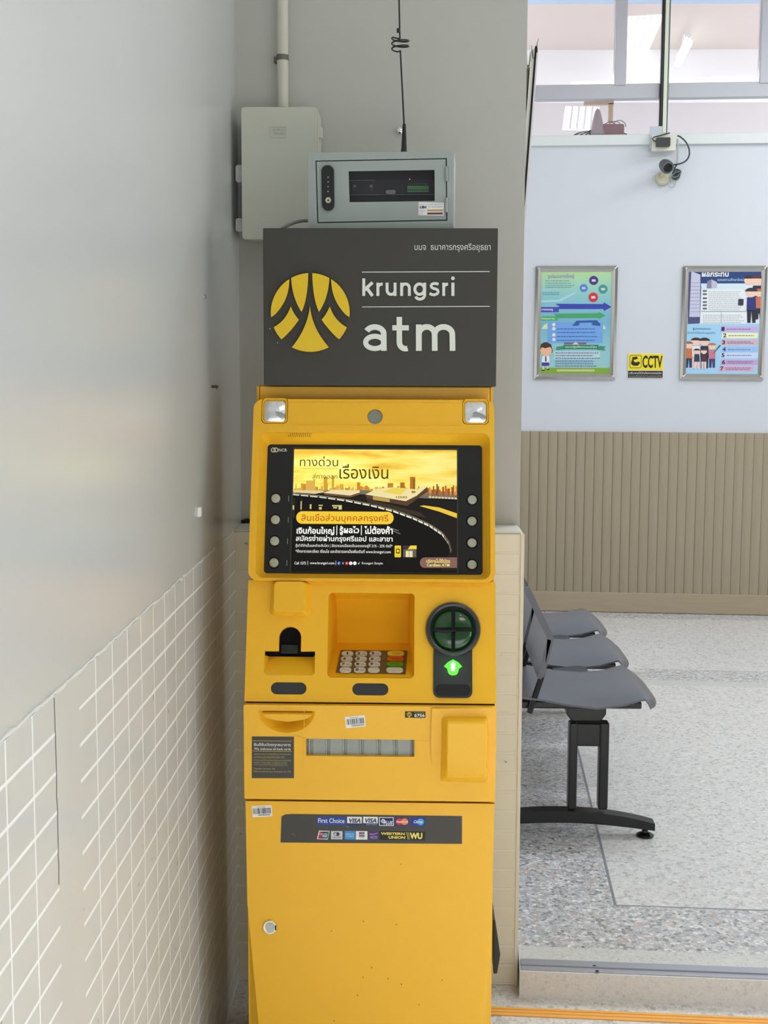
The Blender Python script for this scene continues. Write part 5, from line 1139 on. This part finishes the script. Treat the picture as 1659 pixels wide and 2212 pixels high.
# black lump on the right flank
b = MB(); Y_ = 2.56; vs = [at(1066, 1985, Y_), at(1070, 1990, Y_), at(1081, 2063, Y_), at(1074, 2104, Y_), at(1066, 2104, Y_)]
b.add(vs + [v + Vector((0, .09, 0)) for v in vs], [(0, 4, 3, 2, 1), (5, 6, 7, 8, 9)] + [(i, (i + 1) % 5, 5 + (i + 1) % 5, 5 + i) for i in range(5)], BLACK); b.build('side_handle', ATM, bevel=.002, label='black plastic side handle')

# ------------------------------------------------------------------ sign box on the machine
YS = 2.615; SP_ = Plane((0, YS, 0), (1, 0, 0), (0, 0, 1)); P = SP_
c_ = [P.px(*q) for q in ((568, 493), (1075, 492.5), (1072.5, 833), (570, 832))]
sx0 = (c_[0][0] + c_[3][0]) / 2; sx1 = (c_[1][0] + c_[2][0]) / 2; sz1 = (c_[0][1] + c_[1][1]) / 2; sz0 = 1.379
sign = thing('sign_box', 'charcoal box sign with raised yellow round emblem and white lettering atop the machine', 'sign', ((sx0 + sx1) / 2, YS + .07, sz0))
b = MB(); b.box((sx0, YS, sz0), (sx1, YS + .14, sz1), SIGNGREY); b.build('sign_case', sign, bevel=.0015)
def Sg(x, y): return (550 + x / 3.0164, 480 + y / 3.0164)
b = MB()
for s in LOGO: 
    q = [P.px(*Sg(*p), .012) for p in s]
    b.plate(P, [q], .004, .012, LOGO_Y); b.plate(P, [[(x_ , y_) for x_, y_ in q]], 0, .0039, mat('logo_side', (120, 96, 10), .6))
b.build('emblem', sign, bevel=.0008, label='raised yellow round emblem')
LW = mat('letter_white', (226, 230, 222), .45)
b = MB()
_sk = [0]
def stroke(pts, w, e0=0.0, d1=.003):
    """a letter stroke of even width along pts (enlargement pixels)"""
    _sk[0] += 1; d1 += _sk[0] * .00005; n = len(pts); closed = math.hypot(pts[0][0] - pts[-1][0], pts[0][1] - pts[-1][1]) < 1
    if closed: pts = pts[:-1]; n -= 1
    L1 = []; R1 = []
    for i, p in enumerate(pts):
        a = pts[(i - 1) % n] if closed else pts[max(i - 1, 0)]; c = pts[(i + 1) % n] if closed else pts[min(i + 1, n - 1)]
        dx, dy = c[0] - a[0], c[1] - a[1]; l = math.hypot(dx, dy) or 1; nx, ny = -dy / l * w / 2, dx / l * w / 2
        L1.append(P.px(*Sg(p[0] + nx, p[1] + ny), d1)); R1.append(P.px(*Sg(p[0] - nx, p[1] - ny), d1))
    if closed:
        outs = [L1, R1] if abs(area2(L1)) > abs(area2(R1)) else [R1, L1]
        outs = [outs[0] if area2(outs[0]) > 0 else outs[0][::-1], outs[1] if area2(outs[1]) > 0 else outs[1][::-1]]
    else:
        q = L1 + R1[::-1]; outs = [q if area2(q) > 0 else q[::-1]]
    b.plate(P, outs, 0, d1, LW)
def earc(cx, cy, rx, ry, a0, a1, n=14): return [(cx + rx * math.cos(math.radians(a0 + (a1 - a0) * i / n)), cy + ry * math.sin(math.radians(a0 + (a1 - a0) * i / n))) for i in range(n + 1)]
w = 20
BL, XH = 480, 392
stroke([(711, 480), (711, 366)], 19); stroke([(715, 442), (768, 392)], 21); stroke([(730, 428), (768, 480)], 21)
stroke([(803, 480), (803, 394)], 19); stroke(earc(832, 428, 29, 25, 180, 275), 19)
stroke([(863, 394), (863, 440)] + earc(889, 443, 26, 27, 180, 20, 12), 19); stroke([(915, 394), (915, 480)], 19)
stroke([(958, 480), (958, 394)], 19); stroke(earc(983, 429, 25, 27, 200, 360) + [(1008, 480)], 19)
stroke(earc(1075, 436, 31, 34, 0, 360, 28), 19); stroke([(1108, 394), (1108, 470)] + earc(1077, 472, 31, 29, 0, 155, 14), 19)
stroke([(1198, 405), (1185, 400), (1168, 399), (1155, 404), (1150, 413), (1153, 424), (1165, 431), (1182, 435), (1194, 443), (1196, 456), (1188, 467), (1172, 473), (1154, 471), (1140, 463)], 18)
stroke([(1232, 480), (1232, 394)], 19); stroke(earc(1260, 428, 28, 25, 180, 270), 19)
stroke([(1292, 480), (1292, 394)], 20); b.plate(P, [[P.px(*Sg(1292 + 12 * math.cos(q), 365 + 12 * math.sin(q)), .003) for q in [-i * PI / 8 for i in range(16)]]], 0, .003, LW)
w = 36
stroke(earc(783, 727, 58, 44, 205, 360, 16) + [(842, 838)], 37)
stroke(earc(783, 783, 60, 40, 0, 360, 28), 33)
stroke([(943, 617), (943, 780)] + earc(983, 782, 40, 42, 180, 70, 10), 36); stroke([(897, 688), (1005, 688)], 34)
stroke([(1070, 838), (1070, 666)], 38); stroke(earc(1122, 730, 51, 48, 190, 360, 14) + [(1174, 838)], 37); stroke(earc(1231, 730, 57, 48, 190, 360, 14) + [(1290, 838)], 37)
for y in (324, 551): 
    q = [P.px(*Sg(*z), .0006) for z in ((700, y + 3.5), (1532, y), (1532, y - 5), (700, y - 1.5))]; b.plate(P, [q], 0, .0006, LW)
b.build('lettering', sign, label='white raised lettering', smooth=0)
b = MB(); text(b, P, 'บมจ  ธนาคารกรุงศรีอยุธยา', *Sg(1042, 136), *Sg(1538, 196), .0008, LW, .0); b.build('small_print', sign)
b = MB(); 
for x, y in ((100, 694), (150, 785)): b = MB(); b.cap(P, circ(*P.px(*Sg(x, y)), .001, 8), .0004, LW); b.build('paint_speck', sign)

# ------------------------------------------------------------------ grey cabinet with window on the sign
A7 = math.radians(2.6); YG = 2.66
q0 = at(666, 492, YG); q1 = at(981, 490, YG); 
GP = Plane((q0.x, YG + .008, sz1), (math.cos(A7), -math.sin(A7), 0), (0, 0, 1)); P = GP
g = GP
gw = (g.px(980.5, 400)[0] + 0); gh = g.px(820, 328)[1]
nb = thing('equipment_box', 'grey metal equipment cabinet with dark window and hinged door standing on the sign', 'cabinet', tuple(g.pt(gw / 2, 0, -.08)))
GM = mat('cabinet_grey', (158, 168, 164), .42, metal=.15, bump=.15, bscale=800)
gx0 = g.px(665, 400)[0]
b = MB(); dr = prect(g, 681, 345, 965, 483, .001); dr = [g.px(*q) for q in ((685.5, 482), (966, 476.5), (965, 341.5), (681.5, 347))]
b.plate(g, [rrect(gx0, 0, gw, gh, .002, 2), dr], -.16, 0, GM)
b.plate(g, [rrect(gx0 + .003, .003, gw - .003, gh - .003, 0)], -.16, -.155, GM)
b.build('case', nb, bevel=.002)
def ins_(poly, f): cx = sum(x for x, y in poly) / len(poly); cy = sum(y for x, y in poly) / len(poly); return [(x + (f if x < cx else -f), y + (f if y < cy else -f)) for x, y in poly]
win = [g.px(*q) for q in ((755, 436.5), (939, 434), (938.5, 367), (753, 370))]
b = MB(); b.plate(g, [ins_(dr, .0018), win], -.003, -.0005, GM); gd = b.build('cabinet_door', nb, bevel=.0006)
b = MB(); b.box((gx0 + .004, -.150, .004), (gw - .004, -.010, gh - .004), mat('cabinet_inside', (26, 26, 32), .6), lambda u, d, z: g.pt(u, z, d)) if False else None
b = MB(); b.plate(g, [rrect(gx0 + .006, .006, gw - .006, gh - .006, 0)], -.060, -.058, mat('cabinet_inside', (30, 29, 36), .5)); b.build('inner_back', nb)
b = MB(); b.quad(g.pt(*win[0], -.002), g.pt(*win[1], -.002), g.pt(*win[2], -.002), g.pt(*win[3], -.002), GLASS); b.build('door_window', gd)
def Wn(x, y): return (640 + x / 4.608, 310 + y / 4.608)
b = MB(); dd = -.056; DV = mat('device_dark', (46, 44, 54), .5)
b.plate(g, [prect(g, *Wn(530, 360), *Wn(1378, 510), .001, dd)], -.058, dd, DV); b.plate(g, [prect(g, *Wn(520, 508), *Wn(1380, 518), 0, dd)], dd, dd + .006, mat('device_edge', (96, 96, 108), .4))
b.plate(g, [prect(g, *Wn(535, 362), *Wn(785, 374), 0, dd)], dd, dd + .002, MATS['device_edge'])
for x in (580, 745): b.cap(g, prect(g, *Wn(x - 15, 410), *Wn(x + 18, 440), 0, dd + .001), dd + .001, pm((120, 122, 128))); b.cap(g, prect(g, *Wn(x - 12, 455), *Wn(x + 12, 466), 0, dd + .001), dd + .001, pm((96, 98, 104)))
b.build('network_unit', nb)
b = MB(); TG = mat('terminal_green', (84, 150, 92), .5); b.plate(g, [prect(g, *Wn(1105, 420), *Wn(1320, 485), 0, dd + .008)], dd, dd + .010, TG)
for k in range(11): b.cap(g, prect(g, *Wn(1113 + k * 18.8, 455), *Wn(1124 + k * 18.8, 470), 0, dd + .0104), dd + .0104, pm((30, 60, 36))); b.cap(g, prect(g, *Wn(1113 + k * 18.8, 398), *Wn(1122 + k * 18.8, 410), 0, dd + .002), dd + .002, pm((120, 130, 130)))
b.build('terminal_block', nb, label='green terminal block')
b = MB(); b.plate(g, [prect(g, *Wn(890, 462), *Wn(990, 504), .004, dd + .012)], dd + .006, dd + .013, mat('grey_clip', (150, 150, 158), .5)); b.build('clip', nb)
b = MB(); b.cap(g, circ(*g.px(*Wn(1130, 356), dd + .003), .0012, 10), dd + .003, emit('red_led', (255, 150, 160), 1.3)); b.build('status_led', nb)
b = MB(); lo = prect(g, *Wn(256, 217), *Wn(379, 668), .012, .004, 8); lo = [(x + (y - lo[0][1]) * -.012, y) for x, y in lo]
b.plate(g, [lo], -.0005, .006, BLACK); lock = b.build('lock_handle', gd, bevel=.002)
for y in (335, 383, 430, 477):
    b = MB(); b.lathe(g.pt(*g.px(*Wn(317, y), .006), .006), g.n, [(0, .0016), (.0007, .0013)], STEEL, 10); b.build('combination_dot', lock)
b = MB(); c = g.pt(*g.px(*Wn(319, 565), .006), .006); b.lathe(c, g.n, [(0, .0063), (.0022, .0058)], mat('brass_nickel', (206, 202, 176), .25, metal=.9), 24); b.plate(g, [circ(*g.px(*Wn(319, 565), .0085), .0022, 10, .0016)], .0082, .0085, BLK); b.build('key_lock', lock)
for y0, y1 in ((228, 374), (540, 686)):
    b = MB(); a = g.px(*Wn(1497, y0), .003); c = g.px(*Wn(1497, y1), .003); b.tube([g.pt(*a, .003), g.pt(*c, .003)], .0036, STEEL, 12); b.plate(g, [prect(g, *Wn(1482, y0), *Wn(1496, y1), 0)], 0, .0015, STEEL); b.build('hinge', nb)
b = MB(); lb_ = [g.px(*Wn(*q), .0004) for q in ((1216, 714), (1468, 718), (1470, 590), (1218, 584))]; b.plate(g, [lb_], 0, .0004, WHITE); ee = .0008
def WT(s, x0, y0, x1, y1, rgb, bo=.0): text(b, g, s, *Wn(x0, y0), *Wn(x1, y1), ee, pm(rgb), bo, 2)
WT('UIH', 1228, 620, 1295, 648, (30, 34, 90), .05); WT('E-mail : noc_support@uih.co.th', 1226, 598, 1460, 612, (110, 110, 120)); WT('Tel. 02-016-5678', 1315, 622, 1448, 636, (110, 110, 120)); WT('LINK ID', 1226, 664, 1280, 676, (120, 120, 130)); WT('S/N', 1226, 690, 1254, 702, (120, 120, 130))
b.cap(g, prect(g, *Wn(1304, 658), *Wn(1460, 674), 0, ee), ee, pm((190, 160, 84))); b.cap(g, prect(g, *Wn(1304, 687), *Wn(1458, 706), 0, ee), ee, pm((110, 50, 70)))
b.build('service_label', gd, label='white service sticker with gold and maroon bars')
# cable leaving the cabinet
b = MB(); zt_ = sz1 + .005
b.tube(smooth_path([at(600, 500, 2.69), at(615, 490, 2.69), at(635, 481, 2.70), at(655, 477, 2.71), at(680, 477, 2.71)]), .0035, mat('grey_cable', (140, 142, 130), .5), 8); 
tag(b.build('data_cable'), 'grey cable arching over the sign top left of the grey cabinet', 'cable')
b = MB(); p = at(660, 490, 2.72); b.lathe((p.x, p.y, sz1), (0, 0, 1), [(0, .012), (.006, .012), (.010, .006)], BLACK, 16)
tag(b.build('cable_grommet'), 'small black rubber grommet on the sign top beside the grey cabinet', 'grommet')

# aerial
YA = 2.74; p0 = at(873, 327, YA); zt0 = sz1 + gh
ant = thing('whip_antenna', 'thin black whip aerial with a spring coil standing on the grey cabinet', 'antenna', (p0.x, YA, zt0))
b = MB(); b.lathe((p0.x, YA, zt0), (0, 0, 1), [(0, .0105), (.004, .0105), (.012, .0075), (.02, .006), (.045, .0046), (at(870, 268, YA).z - zt0, .0036)], BLACK, 20); b.build('base', ant)
pa = at(870, 268, YA); pm1 = at(865, 110, YA); pm2 = at(864, 84, YA); pe = at(861, -60, YA)
b = MB(); b.tube([Vector((p0.x, YA, pa.z - .004)), pm1], .0019, BLACK, 8); b.tube([pm2, pe], .0019, BLACK, 8); b.build('whip', ant)
b = MB(); cc_ = at(865, 97, YA); q = []
for i in range(49):
    f = i / 48; w_ = 2 * PI * 2.25 * f + PI * .6; q.append(Vector((cc_.x + .0175 * math.cos(w_), YA + .0175 * math.sin(w_), pm1.z + (pm2.z - pm1.z) * f + .002)))
b.tube([pm1] + q + [pm2], .0017, BLACK, 8); b.build('coil', ant)
b = MB(); p = at(861, 66, YA); b.lathe(p - Vector((0, 0, .004)), (0, 0, 1), [(0, .004), (.008, .004)], BLACK, 10); b.build('collar', ant)
